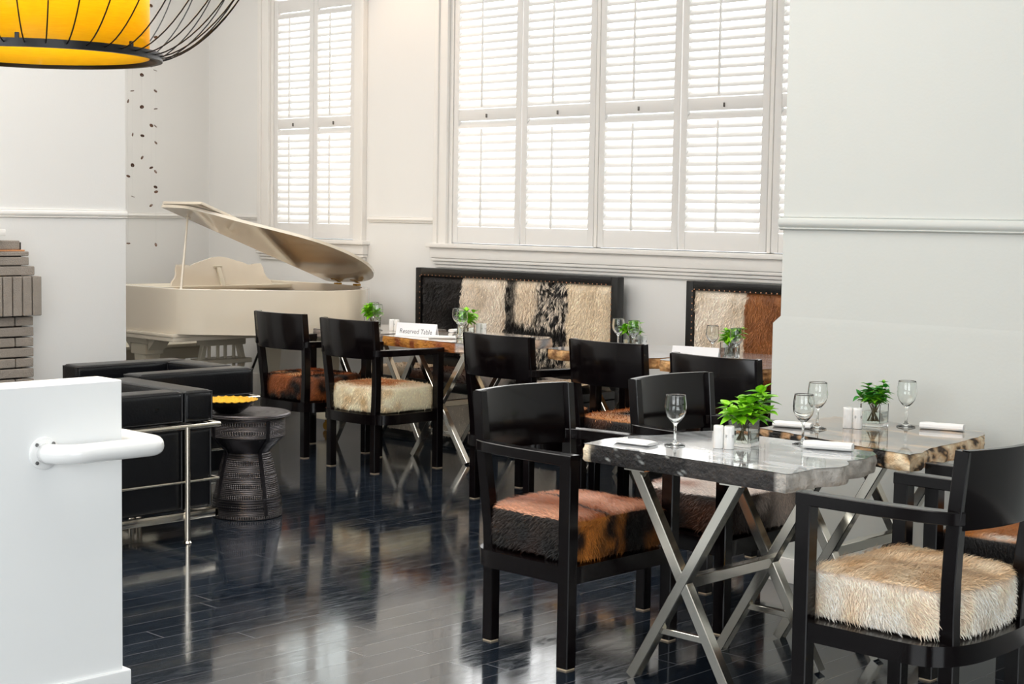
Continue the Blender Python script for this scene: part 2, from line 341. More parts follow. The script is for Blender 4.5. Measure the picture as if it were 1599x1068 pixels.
struct(railmesh((WX, 4.0, 0), (WX, WY, 0), 1.39, 1.434, 0.018, (1, 0)).build('trim_3', 'trim'))
b_ = MB(); b_.bevbox(WX, WY-0.02, 0, 4.0, WY, 0.2, 0.006); struct(b_.build('baseboard_back', 'trim'))
b_ = MB(); b_.bevbox(WX, 4.0, 0, WX+0.02, WY, 0.2, 0.006); struct(b_.build('baseboard_left', 'trim'))

# right pier (its face parallel to the back wall)
PY = 5.31; PX = -3.635
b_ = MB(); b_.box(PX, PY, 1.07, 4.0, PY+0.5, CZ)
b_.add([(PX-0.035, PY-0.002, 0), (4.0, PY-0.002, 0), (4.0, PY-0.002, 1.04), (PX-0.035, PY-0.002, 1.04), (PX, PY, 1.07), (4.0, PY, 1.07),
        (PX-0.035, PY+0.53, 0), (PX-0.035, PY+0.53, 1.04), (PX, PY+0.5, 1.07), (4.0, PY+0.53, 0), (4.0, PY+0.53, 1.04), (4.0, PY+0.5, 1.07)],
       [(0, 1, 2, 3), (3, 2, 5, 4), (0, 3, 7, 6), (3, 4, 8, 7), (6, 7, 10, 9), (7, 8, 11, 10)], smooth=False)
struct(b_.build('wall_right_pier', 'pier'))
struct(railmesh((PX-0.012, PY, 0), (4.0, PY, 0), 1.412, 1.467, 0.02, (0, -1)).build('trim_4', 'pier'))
b_ = MB(); b_.bevbox(PX-0.05, PY-0.018, 0, 4.0, PY-0.002, 0.1, 0.005); struct(b_.build('baseboard_pier', 'trim'))
# left pier
LX = -8.3; LYE = 5.25
b_ = MB(); b_.bevbox(LX-0.6, -4.0, 0, LX, LYE, CZ, 0.008, seg=2); struct(b_.build('wall_left_pier', 'wall'))
struct(railmesh((LX, -4.0, 0), (LX, LYE, 0), 1.40, 1.45, 0.018, (1, 0)).build('trim_5', 'trim'))

# windows with louvred shutters
def window(n, x0, x1, leaves, zb=1.26, zt=3.35, right_casing=True):
    w = bpy.data.objects.new('window_%d' % n, None); COL.objects.link(w); w['kind'] = 'structure'; w.location = ((x0+x1)/2, WY, zb)
    ox = (x0+x1)/2
    def rel(b): b.v = [(v[0]-ox, v[1]-WY, v[2]-zb) for v in b.v]; return b
    b = MB(); cw = 0.115
    for a in ([x0-cw, x0], [x1, x1+cw]):
        b.bevbox(a[0], WY-0.03, zb-0.02, a[1], WY, zt+0.1, 0.006)
        c = a[0]+0.02 if a[0] < x0 else a[1]-0.02
        b.bevbox(c-0.02, WY-0.045, zb-0.02, c+0.02, WY-0.02, zt+0.1, 0.008)
    b.bevbox(x0-cw, WY-0.03, zt, x1+cw, WY, zt+cw, 0.006)
    # reveal lining
    b.box(x0, WY-0.002, zb, x0+0.03, WY+0.2, zt); b.box(x1-0.03, WY-0.002, zb, x1, WY+0.2, zt); b.box(x0, WY-0.002, zt-0.03, x1, WY+0.2, zt)
    rel(b).build('window_frame', 'trim', w)
    b = MB()
    b.bevbox(x0-0.155, WY-0.075, zb-0.03, x1+0.155, WY+0.2, zb, 0.008)
    b.bevbox(x0-0.135, WY-0.05, zb-0.1, x1+0.135, WY-0.001, zb-0.031, 0.003)
    for k in range(3):
        b.bevbox(x0-0.13+k*0.012, WY-0.045+k*0.012, zb-0.122-k*0.022, x1+0.13-k*0.012, WY-0.001, zb-0.101-k*0.022, 0.006)
    rel(b).build('window_sill', 'trim', w)
    b = MB(); b.box(x0, WY+0.14, zb, x1, WY+0.146, zt); rel(b).build('pane', 'pane', w)
    for (a, c) in leaves:
        y0, y1 = WY+0.005, WY+0.035; st = 0.05
        b = MB(); b.bevbox(a+0.003, y0, zb+0.006, a+st, y1, zt-0.3, 0.003); b.bevbox(c-st, y0, zb+0.006, c-0.003, y1, zt-0.3, 0.003)
        zr = [(zb+0.006, zb+0.115), (2.085, 2.16), (2.955, 3.045)]
        for r0, r1 in zr: b.bevbox(a+st, y0+0.002, r0, c-st, y1-0.002, r1, 0.003)
        p = rel(b).build('shutter', 'shutter', w)
        lv = MB()
        for z0, z1 in ((zr[0][1], zr[1][0]), (zr[1][1], zr[2][0])):
            nn = int(round((z1-z0)/0.0535)); pt = (z1-z0)/nn
            for k in range(nn):
                zc = z0+pt*(k+0.5); th = math.radians(51); hw = 0.031; dy, dz = math.cos(th)*hw, math.sin(th)*hw
                yc = WY+0.02; t = 0.0045; vs = []
                for xx in (a+st, c-st):
                    for q in range(8):
                        an = 2*math.pi*q/8; uu = math.cos(an)*hw; vv = math.sin(an)*t
                        vs.append((xx, yc+uu*math.cos(th)-vv*math.sin(th), zc+uu*math.sin(th)+vv*math.cos(th)))
                lv.add(vs, [(q, (q+1) % 8, 8+(q+1) % 8, 8+q) for q in range(8)]+[tuple(range(8)), tuple(range(15, 7, -1))])
        lv = rel(lv).build('louvres', 'shutter', p)
        tr_ = MB(); xm = a+(c-a)*0.46
        for z0, z1 in ((zr[0][1]+0.0, zr[1][0]-0.06), (zr[1][1]+0.01, zr[2][0]-0.05)): tr_.bevbox(xm-0.006, WY-0.022, z0, xm+0.006, WY-0.012, z1, 0.002)
        rel(tr_).build('tilt_rod', 'shutter', p)
        ct = MB(); ct.bevbox((a+c)/2-0.004, WY-0.004, 2.10, (a+c)/2+0.004, WY+0.008, 2.125, 0.002); rel(ct).build('catch', 'black_iron', p)
    # slim posts between the pairs of leaves
    b = MB()
    for i in range(1, len(leaves)):
        g0, g1 = leaves[i-1][1], leaves[i][0]
        if g1-g0 > 0.01: b.bevbox(g0+0.003, WY+0.004, zb+0.004, g1-0.002, WY+0.05, 3.06, 0.002)
    if b.v: rel(b).build('mullion', 'trim', w)
    # outside transom bar above the leaves
    b = MB(); b.bevbox(x0+0.03, WY+0.005, 3.06, x1-0.03, WY+0.05, 3.1, 0.004); rel(b).build('transom', 'trim', w)
    return w
window(2, W2[0], W2[1], [(-9.81, -9.335), (-9.335, -8.86)])
lv1 = []; xx = -7.83
for k in range(9):
    lv1.append((xx, xx+0.635)); xx += 0.635+(0.03 if k % 2 else 0.004)
window(1, W1[0], xx+0.03 if False else W1[1], lv1)

# ================================================================= FURNITURE
# ---- dining chair
def dout(hw, yf, yb, n=96, rc=0.035, ys=-0.08, e=3.0):
    """D-shaped outline, straight front, rounded back"""
    pts = []
    nb = n//2
    for i in range(nb+1):
        a = math.pi+math.pi*i/nb
        cx_, sy_ = math.cos(a), math.sin(a)
        pts.append((hw*math.copysign(abs(cx_)**(2/e), cx_), ys+(ys-yb)*math.copysign(abs(sy_)**(2/e), sy_)))
    m_ = n-nb-1; k = m_//4
    for i in range(1, k+1): pts.append((hw, ys+(yf-rc-ys)*i/k))
    for i in range(1, 5): a = math.pi/2*i/4; pts.append((hw-rc+rc*math.cos(a), yf-rc+rc*math.sin(a)))
    j = m_-2*k-8
    for i in range(1, j+1): pts.append((hw-rc-(2*hw-2*rc)*i/(j+1), yf))
    for i in range(0, 4): a = math.pi/2+math.pi/2*i/4; pts.append((-hw+rc+rc*math.cos(a), yf-rc+rc*math.sin(a)))
    for i in range(0, k): pts.append((-hw, yf-rc-(yf-rc-ys)*i/k))
    return pts
def fur_add(b, tris, nst, colf, length, width, comb, seed=1, drop=0.0):
    """scatter bent two-segment hair tufts over triangles [(p0,p1,p2,normal)]"""
    rnd = random.Random(seed); areas = []; tot = 0
    for t in tris: tot += (t[1]-t[0]).cross(t[2]-t[0]).length/2; areas.append(tot)
    import bisect
    for _ in range(nst):
        t = tris[bisect.bisect(areas, rnd.random()*tot) if tot else 0] if True else None
        u, v = rnd.random(), rnd.random()
        if u+v > 1: u, v = 1-u, 1-v
        p = t[0]+(t[1]-t[0])*u+(t[2]-t[0])*v; n = t[3]
        L_ = length(p)*(0.6+0.8*rnd.random())
        cd = comb(p, n)+Vector((ns(p.x, p.y, p.z, 9), ns(p.y+5, p.z, p.x, 9), ns(p.z, p.x+9, p.y, 9)))*0.9
        cd = cd-n*cd.dot(n)
        if cd.length < 1e-4: cd = n.orthogonal()
        cd.normalize(); rj = Vector((rnd.uniform(-1, 1), rnd.uniform(-1, 1), rnd.uniform(-1, 1)))*0.3
        d1 = (n*0.55+cd*0.8+rj).normalized(); d2 = (n*0.12+cd+rj+Vector((0, 0, -drop))).normalized()
        sd = d1.cross(n)
        if sd.length < 1e-4: sd = d1.orthogonal()
        sd = sd.normalized()*width*(0.6+0.8*rnd.random())/2
        m1 = p+d1*L_*0.5; e_ = m1+d2*L_*0.5
        c = colf(p, n); k = 0.75+0.5*rnd.random(); c = tuple(min(1, x*k) for x in c); tip = tuple(min(1, x*1.12) for x in c)
        b.add([p-sd, p+sd, m1+sd*0.8, m1-sd*0.8, e_], [(0, 1, 2, 3), (3, 2, 4)], 0, [c, c, c, c, tip])
def cushion_mesh(colf, nst, seed, hl=0.018):
    b = MB(); out = dout(0.232, 0.212, -0.225, 96); n = len(out); z0, z1 = 0.337, 0.478
    cx_ = (0, -0.005); rings = []
    def ring(s_, z, amp=0): rings.append([(cx_[0]+(x-cx_[0])*s_, cx_[1]+(y-cx_[1])*s_, z) for x, y in out])
    ring(0.90, z0); ring(0.975, z0+0.004)
    for k in range(9): t = k/8; ring(1.0+0.018*math.sin(math.pi*t), z0+0.012+(z1-z0-0.03)*t)
    ring(0.985, z1-0.008); ring(0.955, z1-0.001)
    for k in range(1, 13):
        s_ = 0.955*(1-k/13); ring(s_, z1+0.012*(1-(s_/0.955)**2)+0.001)
    vs = []
    for r in rings:
        for (x, y, z) in r:
            q = 0.004*ns(x, y, z, 14); vs.append(Vector((x*(1+q*3), y*(1+q*3), z+q)))
    fs = [tuple(range(n))[::-1]]
    for i in range(len(rings)-1):
        for q in range(n): fs.append((i*n+q, i*n+(q+1) % n, (i+1)*n+(q+1) % n, (i+1)*n+q))
    fs.append(tuple((len(rings)-1)*n+q for q in range(n)))
    def nrm(i): 
        v = vs[i]; r = i//n
        if r >= 12: return Vector((0, 0, 1))
        return Vector((v.x, v.y+0.005, 0)).normalized()
    cols = [tuple(x*0.75 for x in colf(vs[i], nrm(i))) for i in range(len(vs))]
    b.add(vs, fs, 0, cols)
    tris = []
    for i in range(2, len(rings)-1):
        for q in range(0, n):
            a_, b2, c_, d_ = vs[i*n+q], vs[i*n+(q+1) % n], vs[(i+1)*n+(q+1) % n], vs[(i+1)*n+q]
            nn = (b2-a_).cross(d_-a_)
            if nn.length < 1e-9: continue
            nn.normalize(); tris.append((a_, b2, c_, nn)); tris.append((a_, c_, d_, nn))
    def comb(p, nn): return Vector((0.25, -0.6, -0.7)) if abs(nn.z) < 0.6 else Vector((0.5, -0.8, 0))
    if nst: fur_add(b, tris, nst, colf, lambda p: hl, 0.0022 if nst > 5000 else 0.0032, comb, seed, 0.15)
    return b
WOODP = {}
def chair(label, cat_loc, rz, colf, nst, seed, hl=0.018, group=None):
    t = thing('dining_chair', label, 'chair', cat_loc, rz, group)
    if not WOODP:
        for s_ in (-1, 1):
            b = MB(); b.bar([(s_*0.262, 0.208, 0.006), (s_*0.262, 0.208, 0.695)], 0.045, 0.048, (0, 1, 0)); WOODP[('f', s_)] = b
            g = MB(); g.bevbox(s_*0.262-0.02, 0.188, 0, s_*0.262+0.02, 0.228, 0.006, 0.001); WOODP[('fg', s_)] = g
            b = MB(); pts = [(s_*0.19, -0.205, 0.006), (s_*0.19, -0.205, 0.3), (s_*0.196, -0.205, 0.4), (s_*0.205, -0.21, 0.5), (s_*0.213, -0.218, 0.6), (s_*0.218, -0.226, 0.68), (s_*0.22, -0.242, 0.845), (s_*0.22, -0.243, 0.858)]
            b.bar(pts, 0.042, 0.044, (0, 1, 0), w2=0.03, h2=0.04); WOODP[('r', s_)] = b
            g = MB(); g.bevbox(s_*0.19-0.018, -0.224, 0, s_*0.19+0.018, -0.186, 0.006, 0.001); WOODP[('rg', s_)] = g
            b = MB(); pts = [(s_*x, y, 0.678) for x, y in [(0.208, -0.238), (0.22, -0.226), (0.231, -0.208), (0.242, -0.17), (0.251, -0.11), (0.258, -0.04), (0.262, 0.06), (0.262, 0.232)]]
            b.bar(pts, 0.046, 0.036); WOODP[('a', s_)] = b
        b = MB(); pl = dout(0.28, 0.232, -0.262, 72); b.prism(pl, 0.278, 0.334); WOODP['seat_frame'] = b
        b = MB(); nx = 18; rows = []
        for k in range(nx+1):
            x = -0.226+0.452*k/nx; q = 1-(x/0.226)**2
            for (z, off, lean) in ((0.645, 0, 0), (0.65, -0.002, 0), (0.856, -0.002, 0.02), (0.86, 0.0, 0.02), (0.86, 0.02, 0.02), (0.856, 0.023, 0.02), (0.65, 0.023, 0), (0.645, 0.021, 0)):
                rows.append((x, -0.24-0.046*q-lean+off, z))
        fs = []
        for k in range(nx):
            for q in range(8): fs.append((k*8+q, (k+1)*8+q, (k+1)*8+(q+1) % 8, k*8+(q+1) % 8))
        fs += [tuple(range(8)), tuple(nx*8+q for q in range(8))[::-1]]
        b.add(rows, fs); WOODP['backrest'] = b
        for k in list(WOODP):
            nm = {'f': 'leg', 'r': 'leg', 'a': 'armrest'}.get(k[0], 'glide') if isinstance(k, tuple) else k
            o = WOODP[k].build(nm, 'glide' if nm == 'glide' else 'wood'); WOODP[k] = o.data; bpy.data.objects.remove(o)
    def link(nm, me, par):
        o = bpy.data.objects.new(nm, me); COL.objects.link(o); o.parent = par; return o
    for s_ in (-1, 1):
        l = link('leg', WOODP[('f', s_)], t); link('glide', WOODP[('fg', s_)], l)
        l = link('leg', WOODP[('r', s_)], t); link('glide', WOODP[('rg', s_)], l)
        link('armrest', WOODP[('a', s_)], t)
    link('backrest', WOODP['backrest'], t); link('seat_frame', WOODP['seat_frame'], t)
    c = cushion_mesh(colf, nst, seed, hl).build('cushion', 'fur', t, split=0)
    return t
# hide colours (linear)
TAN = lin((205, 140, 85)); RUST = lin((165, 92, 45)); BRN = lin((96, 56, 34)); DBR = lin((40, 24, 18)); BLK = lin((14, 11, 11)); CRM = lin((236, 218, 190)); WHT = lin((245, 236, 222)); ORG = lin((196, 122, 52))
def col_A(p, n):   # rust top with a dark spine line, black sides, an orange patch at the near corner
    if n.z > 0.5:
        q = ns(p.x, p.y, 1.3, 7); c = mixc(RUST, lin((214, 160, 130)), 0.45+1.1*q+0.3*ns(p.x*1, p.y*4, 2, 18))
        d = abs(p.x-0.02-0.05*math.sin(p.y*9)); return mixc(BLK, c, sst(0.004, 0.016, d))
    q = ns(p.x, p.y, p.z, 13); ang_ = math.atan2(p.y, p.x)
    # right side of the sitter carries the orange patches
    if p.y > 0.17:
        y_ = p.x+0.05*q; m1 = sst(0.235, 0.2, y_)*sst(0.06, 0.1, y_); m2 = 0.5*sst(-0.03, 0.0, y_)*sst(0.06, 0.03, y_); m3 = 0.5*sst(-0.12, -0.17, y_)
        return mixc(mixc(BLK, DBR, 0.2+q), ORG, max(m1, m2, m3)*(0.8+0.5*q))
    return mixc(BLK, DBR, 0.2+q)
def col_B(p, n):
    if n.z > 0.5:
        q = ns(p.x, p.y*2.0, 4, 6); c = mixc(CRM, lin((214, 178, 134)), 0.5+0.9*q)
        l = sst(0.02, 0.0, abs(p.x+0.05+0.06*math.sin(p.y*6))-0.006); c = mixc(c, lin((150, 118, 90)), 0.55*l*sst(-0.2, 0.05, -p.y+0.1)); return c
    q = ns(p.x, p.y, p.z*0.6, 16); c = mixc(lin((252, 244, 232)), lin((240, 214, 182)), 0.35+0.9*q)
    e_ = sst(0.012, 0.0, abs(p.z-0.472)); return mixc(c, lin((168, 128, 88)), 0.55*e_)
def col_C1(p, n):
    q = ns(p.x, p.y, p.z, 8)+0.5*ns(p.x, p.y, p.z, 21)
    if n.z > 0.5:
        c = mixc(RUST, BLK, 0.4+1.9*q); w_ = sst(0.07, 0.03, math.hypot(p.x-0.03, p.y+0.13)+q*0.03); w2 = sst(0.05, 0.02, math.hypot(p.x+0.12, p.y+0.13)+q*0.02)
        return mixc(c, lin((222, 178, 130)), 0.8*max(w_, w2))
    c = mixc(lin((140, 76, 36)), BLK, 0.25+1.7*q); return c
def col_C2(p, n):
    if n.z > 0.5:
        q = ns(p.x, p.y, 3, 8); e_ = math.hypot(p.x*0.9+0.02, p.y*1.0-0.0); c = mixc(TAN, lin((228, 190, 150)), 0.3+1.1*q)
        return mixc(c, CRM, sst(0.15, 0.2, e_+0.05*q))
    q = ns(p.x, p.y, p.z, 15); return mixc(lin((250, 238, 206)), lin((216, 182, 132)), 0.3+1.2*q)
def col_brown(p, n):
    q = ns(p.x, p.y, p.z, 7)
    if n.z > 0.5: return mixc(TAN, BLK, sst(0.12, 0.02, math.hypot(p.x*0.8, p.y+0.02)+0.06*q)) if True else TAN
    return mixc(BRN, BLK, 0.5+1.5*q)
def col_C6(p, n):
    q = ns(p.x, p.y, p.z, 9)
    if n.z > 0.5: return mixc(lin((240, 226, 218)), lin((190, 130, 100)), sst(0.0, 0.3, -p.y-0.02+0.25*q))
    if p.y > 0.17: m_ = sst(0.2, 0.0, abs(p.x+0.12)+0.15*q); return mixc(DBR, lin((225, 208, 196)), m_)
    return mixc(BLK, BRN, 0.35+q)
def col_CC(p, n):
    q = ns(p.x, p.y, p.z, 8)
    if n.z > 0.5:
        c = mixc(ORG, lin((160, 92, 40)), 0.4+1.2*q); return mixc(c, WHT, sst(0.03, 0.0, abs(-p.x-0.2+0.02*q))*sst(0.1, 0.0, abs(p.y)))
    return mixc(BLK, DBR, 0.2+q)
HP = math.pi/2
# rz: chair's own front (+y local) turned to face the table
chA = chair('black armchair left of the grey stone table, rust fur seat with black sides', (-3.555, 4.0, 0), -HP, col_A, 16000, 11)
chB = chair('black armchair at right foreground with cream and tan fur seat', (-2.245, 4.0, 0), HP, col_B, 18000, 12, 0.02)
ch6 = chair('black armchair left of the brown stone table, white and dark brown fur seat', (-3.472, 4.72, 0), -HP, col_C6, 7000, 13, 0.02)
chC = chair('black armchair hidden behind the right foreground chair, orange fur seat', (-2.275, 4.765, 0), HP, col_CC, 6000, 14)
ch1 = chair('leftmost black armchair in front of the piano with mottled dark brown fur seat', (-7.56, 6.08, 0), 0, col_C1, 4500, 15)
ch2 = chair('black armchair in front of the reserved table with cream fur seat and tan top', (-6.86, 6.02, 0), 0, col_C2, 5500, 16)
ch3 = chair('black armchair seen from behind, middle one of the five in the far row', (-5.56, 5.9, 0), 0, col_brown, 1500, 17)
ch4 = chair('black armchair with tan and black seat, fourth from left in the far row', (-4.95, 6.03, 0), 0, col_brown, 2500, 18)
ch5 = chair('black armchair of the far row closest to the white pier, back turned', (-4.14, 5.80, 0), 0, col_brown, 1500, 19)

# ---- petrified wood tables on crossed steel legs
def slab(outline, zt, th, sidef, jit, seed, topmat):
    """outline CCW list of (x,y) corners; densified, roughened; top = slot 0, sides = slot 1"""
    pts = []; n = len(outline)
    for i in range(n):
        a, c = Vector(outline[i]), Vector(outline[(i+1) % n]); k = max(2, int((c-a).length/0.014))
        for j in range(k): pts.append(a+(c-a)*j/k)
    N_ = len(pts); top = []
    for i, p in enumerate(pts):
        t = (pts[(i+1) % N_]-pts[i-1]).normalized(); nn = Vector((t.y, -t.x))
        d = jit(p)*(ns(p.x, p.y, seed, 7)*0.9+0.5*ns(p.x, p.y, seed, 22)); top.append(p+nn*d)
    b = MB(); vs = [(p.x, p.y, zt) for p in top]; b.add(vs, [tuple(range(N_))], 0, smooth=False)
    R_ = 7; vs = []; cols = []
    for r in range(R_+1):
        z = zt-0.0015-th*r/R_
        for i, p in enumerate(top):
            t = (top[(i+1) % N_]-top[i-1]).normalized(); nn = Vector((t.y, -t.x))
            d = jit(p)*(0.35*ns(p.x*1.5, p.y*1.5, z*5+seed, 20)-0.25*(abs(2*r/R_-1)**3)) + (0.0015 if 0 < r < R_ else 0)
            q = p+nn*d; vs.append((q.x, q.y, z)); cols.append(sidef(p, z, seed))
    fs = []
    for r in range(R_):
        for i in range(N_): fs.append((r*N_+i, (r+1)*N_+i, (r+1)*N_+(i+1) % N_, r*N_+(i+1) % N_))
    b.add(vs, fs, 1, cols); b.add([v for v in vs[-N_:]], [tuple(range(N_))[::-1]], 1, cols[-N_:], smooth=False)
    return b
def xleg(hw, y, zt, parent, yb=None):
    b = MB(); s_ = 0.034
    for sg in (-1, 1):
        b.bar([(sg*hw, y+sg*0.0009, 0.004), (-sg*hw, y+sg*0.0009, zt)], s_, 0.036, (0, 1, 0))
    zz = 0.17; xx_ = hw*(1-2*zz/zt)
    b.bar([(-xx_, y, zz), (xx_, y, zz)], 0.02, 0.02)
    b.box(-hw-0.03, y-0.03, zt-0.004, -hw+0.05, y+0.03, zt); b.box(hw-0.05, y-0.03, zt-0.004, hw+0.03, y+0.03, zt)
    return b.build('cross_leg', 'steel', parent)
TZ = 0.725; TH = 0.056
def table(label, c, outline, sidef, topm, jit, seed, hw=0.195, ys=(-0.22, 0.22), group=None):
    t = thing('stone_table', label, 'table', (c[0], c[1], 0), 0, group)
    slab([(x-c[0], y-c[1]) for x, y in outline], TZ, TH, lambda p, z, s_: sidef(p.x+c[0], p.y+c[1], z), jit, seed, topm).build('tabletop', [topm, 'stone_side'], t, split=50)
    for y in ys: xleg(hw, y, TZ-TH-0.003, t)
    b = MB(); zz = (TZ-TH)*0.5; b.bar([(0, ys[0]+0.012, zz), (0, ys[1]-0.012, zz)], 0.034, 0.036); b.build('stretcher', 'steel', t)
    return t
CD, CL, CCR = lin((38, 37, 38)), lin((188, 184, 178)), lin((232, 216, 190))
def side_N1(x, y, z):
    q = ns(x, y, z, 30); v = abs(ns(x, y, z*1.5, 14))
    if y < 4.02 and x < -2.6:
        c = mixc(CD, lin((66, 62, 60)), 0.4+0.9*ns(x*0.5, y, z*3, 40))
        if x < -2.93: c = mixc(lin((165, 168, 166)), mixc(BLK, CD, 0.4), sst(0.0, 0.035, v))
        return mixc(CCR, c, sst(-3.335, -3.315, x+0.012*q))
    if x > -2.75: return mixc(mixc(CL, lin((120, 116, 110)), 0.3+0.8*q), CCR, sst(4.38, 4.42, y))
    return mixc(CD, CCR, 0.3+q)
def side_N2(x, y, z):
    q = ns(x, y, z, 24)+0.5*ns(x, y, z, 60); e_ = sst(-0.1, 0.2, q)
    if y < 4.75 and x < -2.62: return mixc(lin((176, 140, 102)), BLK, sst(-0.05, 0.05, q+0.12+0.25*sst(TZ, TZ-0.03, z)))
    return mixc(lin((196, 160, 116)), lin((240, 222, 190)), 0.4+1.4*q) if q > -0.3 else lin((70, 55, 42))
def side_gold(x, y, z):
    q = ns(x, y, z, 18)+0.4*ns(x, y, z, 50); c = mixc(lin((190, 130, 50)), lin((120, 60, 25)), 0.35+1.4*q)
    c = mixc(c, lin((140, 70, 35)), sst(-6.85, -6.6, x)*0.7)
    if x > -6.5 or y > 6.45: c = mixc(lin((150, 150, 155)), lin((225, 195, 170)), 0.4+1.5*ns(x, y, z, 12))
    return c
def side_tan(x, y, z):
    q = ns(x, y, z, 20)+0.5*ns(x, y, z, 55); return mixc(lin((222, 176, 120)), lin((110, 72, 38)), 0.3+1.3*q)
def side_grey(x, y, z):
    q = ns(x, y, z, 12); return mixc(lin((118, 108, 102)), lin((160, 148, 138)), 0.4+q)
j_rough = lambda p: 0.018
tN1 = table('polished grey stone slab table nearest the camera, dark edge with cream left corner', (-2.955, 4.08),
    [(-3.35, 3.815), (-3.0, 3.812), (-2.568, 3.80), (-2.556, 3.87), (-2.56, 3.95), (-2.535, 4.03), (-2.545, 4.10), (-2.585, 4.15), (-2.575, 4.24), (-2.60, 4.33), (-2.64, 4.385), (-2.9, 4.40), (-3.26, 4.40), (-3.31, 4.3), (-3.315, 4.15), (-3.365, 4.08), (-3.375, 3.95)],
    side_N1, 'top_grey', lambda p: 0.004 if p.y < -0.24 and abs(p.x) < 0.36 else 0.013, 3.1, ys=(-0.24, 0.22))
tN2 = table('brown and grey petrified wood table with rough beige edge beside the white pier', (-2.905, 4.745),
    [(-3.21, 4.58), (-3.0, 4.53), (-2.8, 4.475), (-2.64, 4.435), (-2.52, 4.41), (-2.53, 4.5), (-2.56, 4.6), (-2.565, 4.8), (-2.59, 5.02), (-2.64, 5.11), (-2.9, 5.10), (-3.22, 5.07), (-3.21, 4.85)],
    side_N2, 'top_brown', lambda p: 0.014, 5.7, ys=(-0.17, 0.26))
def farout(x0, x1, y0, y1): 
    return [(x0+0.03, y0), ((x0+x1)/2, y0-0.015), (x1-0.03, y0+0.01), (x1, y0+0.07), (x1+0.01, (y0+y1)/2), (x1-0.02, y1-0.04), (x1-0.06, y1), ((x0+x1)/2, y1+0.01), (x0+0.05, y1), (x0, y1-0.06), (x0-0.01, (y0+y1)/2), (x0, y0+0.05)]
GT = 'stone tables along the hide benches'
table('far stone table nearest the piano, half hidden behind the two leftmost chairs', (-7.58, 6.62), farout(-7.9, -7.26, 6.34, 6.98), side_grey, 'top_beige', j_rough, 1.3, 0.2, (-0.18, 0.2), GT)
table('far stone table with golden front edge carrying the folded white reserved sign', (-6.8, 6.6), [(-7.17, 6.30), (-6.85, 6.28), (-6.52, 6.26), (-6.43, 6.29), (-6.36, 6.36), (-6.36, 6.6), (-6.42, 7.0), (-6.5, 7.06), (-6.8, 7.05), (-7.1, 7.03), (-7.18, 6.8), (-7.19, 6.5)], side_gold, 'top_beige', j_rough, 2.3, 0.23, (-0.16, 0.22), GT)
table('far stone table with tan rough edge seen left and right of the middle chair', (-5.56, 6.78), farout(-5.96, -5.18, 6.42, 7.14), side_tan, 'top_pale', j_rough, 4.3, 0.22, (-0.24, 0.07), GT)
table('far stone table with rough tan edge carrying the plain white folded card', (-4.78, 6.74), farout(-5.14, -4.46, 6.38, 7.12), side_tan, 'top_pale', j_rough, 6.3, 0.22, (-0.24, 0.1), GT)
table('rightmost far stone table, only a corner showing beside the white pier', (-4.0, 6.72), farout(-4.40, -3.6, 6.34, 7.1), side_tan, 'top_pale', j_rough, 8.3, 0.22, (-0.24, 0.12), GT)

# ---- hide covered benches
def hide_panel(x0, x1, z0, z1, colf, nx, nz, nst, lenf, seed, lean=0.0, bulge=0.02):
    """upholstered panel facing -y, spanning x0..x1, z0..z1 at y=0"""
    b = MB(); vs = []; cols = []
    for j in range(nz+1):
        for i in range(nx+1):
            u, v = i/nx, j/nz; e_ = min(u, 1-u)*(x1-x0); f_ = min(v, 1-v)*(z1-z0)
            d = bulge*sst(0, 0.05, e_)*sst(0, 0.05, f_); x = x0+(x1-x0)*u; z = z0+(z1-z0)*v
            p = Vector((x, -d-0.004*ns(x, 1, z, 9), z)); vs.append(p); cols.append(tuple(k*0.8 for k in colf(p, Vector((0, -1, 0)))))
    fs = []; tris = []; nn = Vector((0, -1, 0))
    for j in range(nz):
        for i in range(nx):
            a = j*(nx+1)+i; fs.append((a, a+1, a+nx+2, a+nx+1)); tris.append((vs[a], vs[a+1], vs[a+nx+2], nn)); tris.append((vs[a], vs[a+nx+2], vs[a+nx+1], nn))
    b.add(vs, fs, 0, cols)
    k = len(b.v); b.add([(x0, 0.012, z0), (x1, 0.012, z0), (x1, 0.012, z1), (x0, 0.012, z1), (x0, 0, z0), (x1, 0, z0), (x1, 0, z1), (x0, 0, z1)], [(1, 0, 3, 2), (0, 1, 5, 4), (1, 2, 6, 5), (2, 3, 7, 6), (3, 0, 4, 7)], 0, [cols[0]]*8, smooth=False)
    fur_add(b, tris, nst, colf, lenf, 0.0045, lambda p, n: Vector((0.25+0.6*ns(p.x, 3, p.z, 3), 0, -1+0.9*ns(p.x, 8, p.z, 3))), seed)
    return b
PAL = lin((242, 228, 210)); PAL2 = lin((214, 192, 160)); GRYC = lin((228, 220, 210))
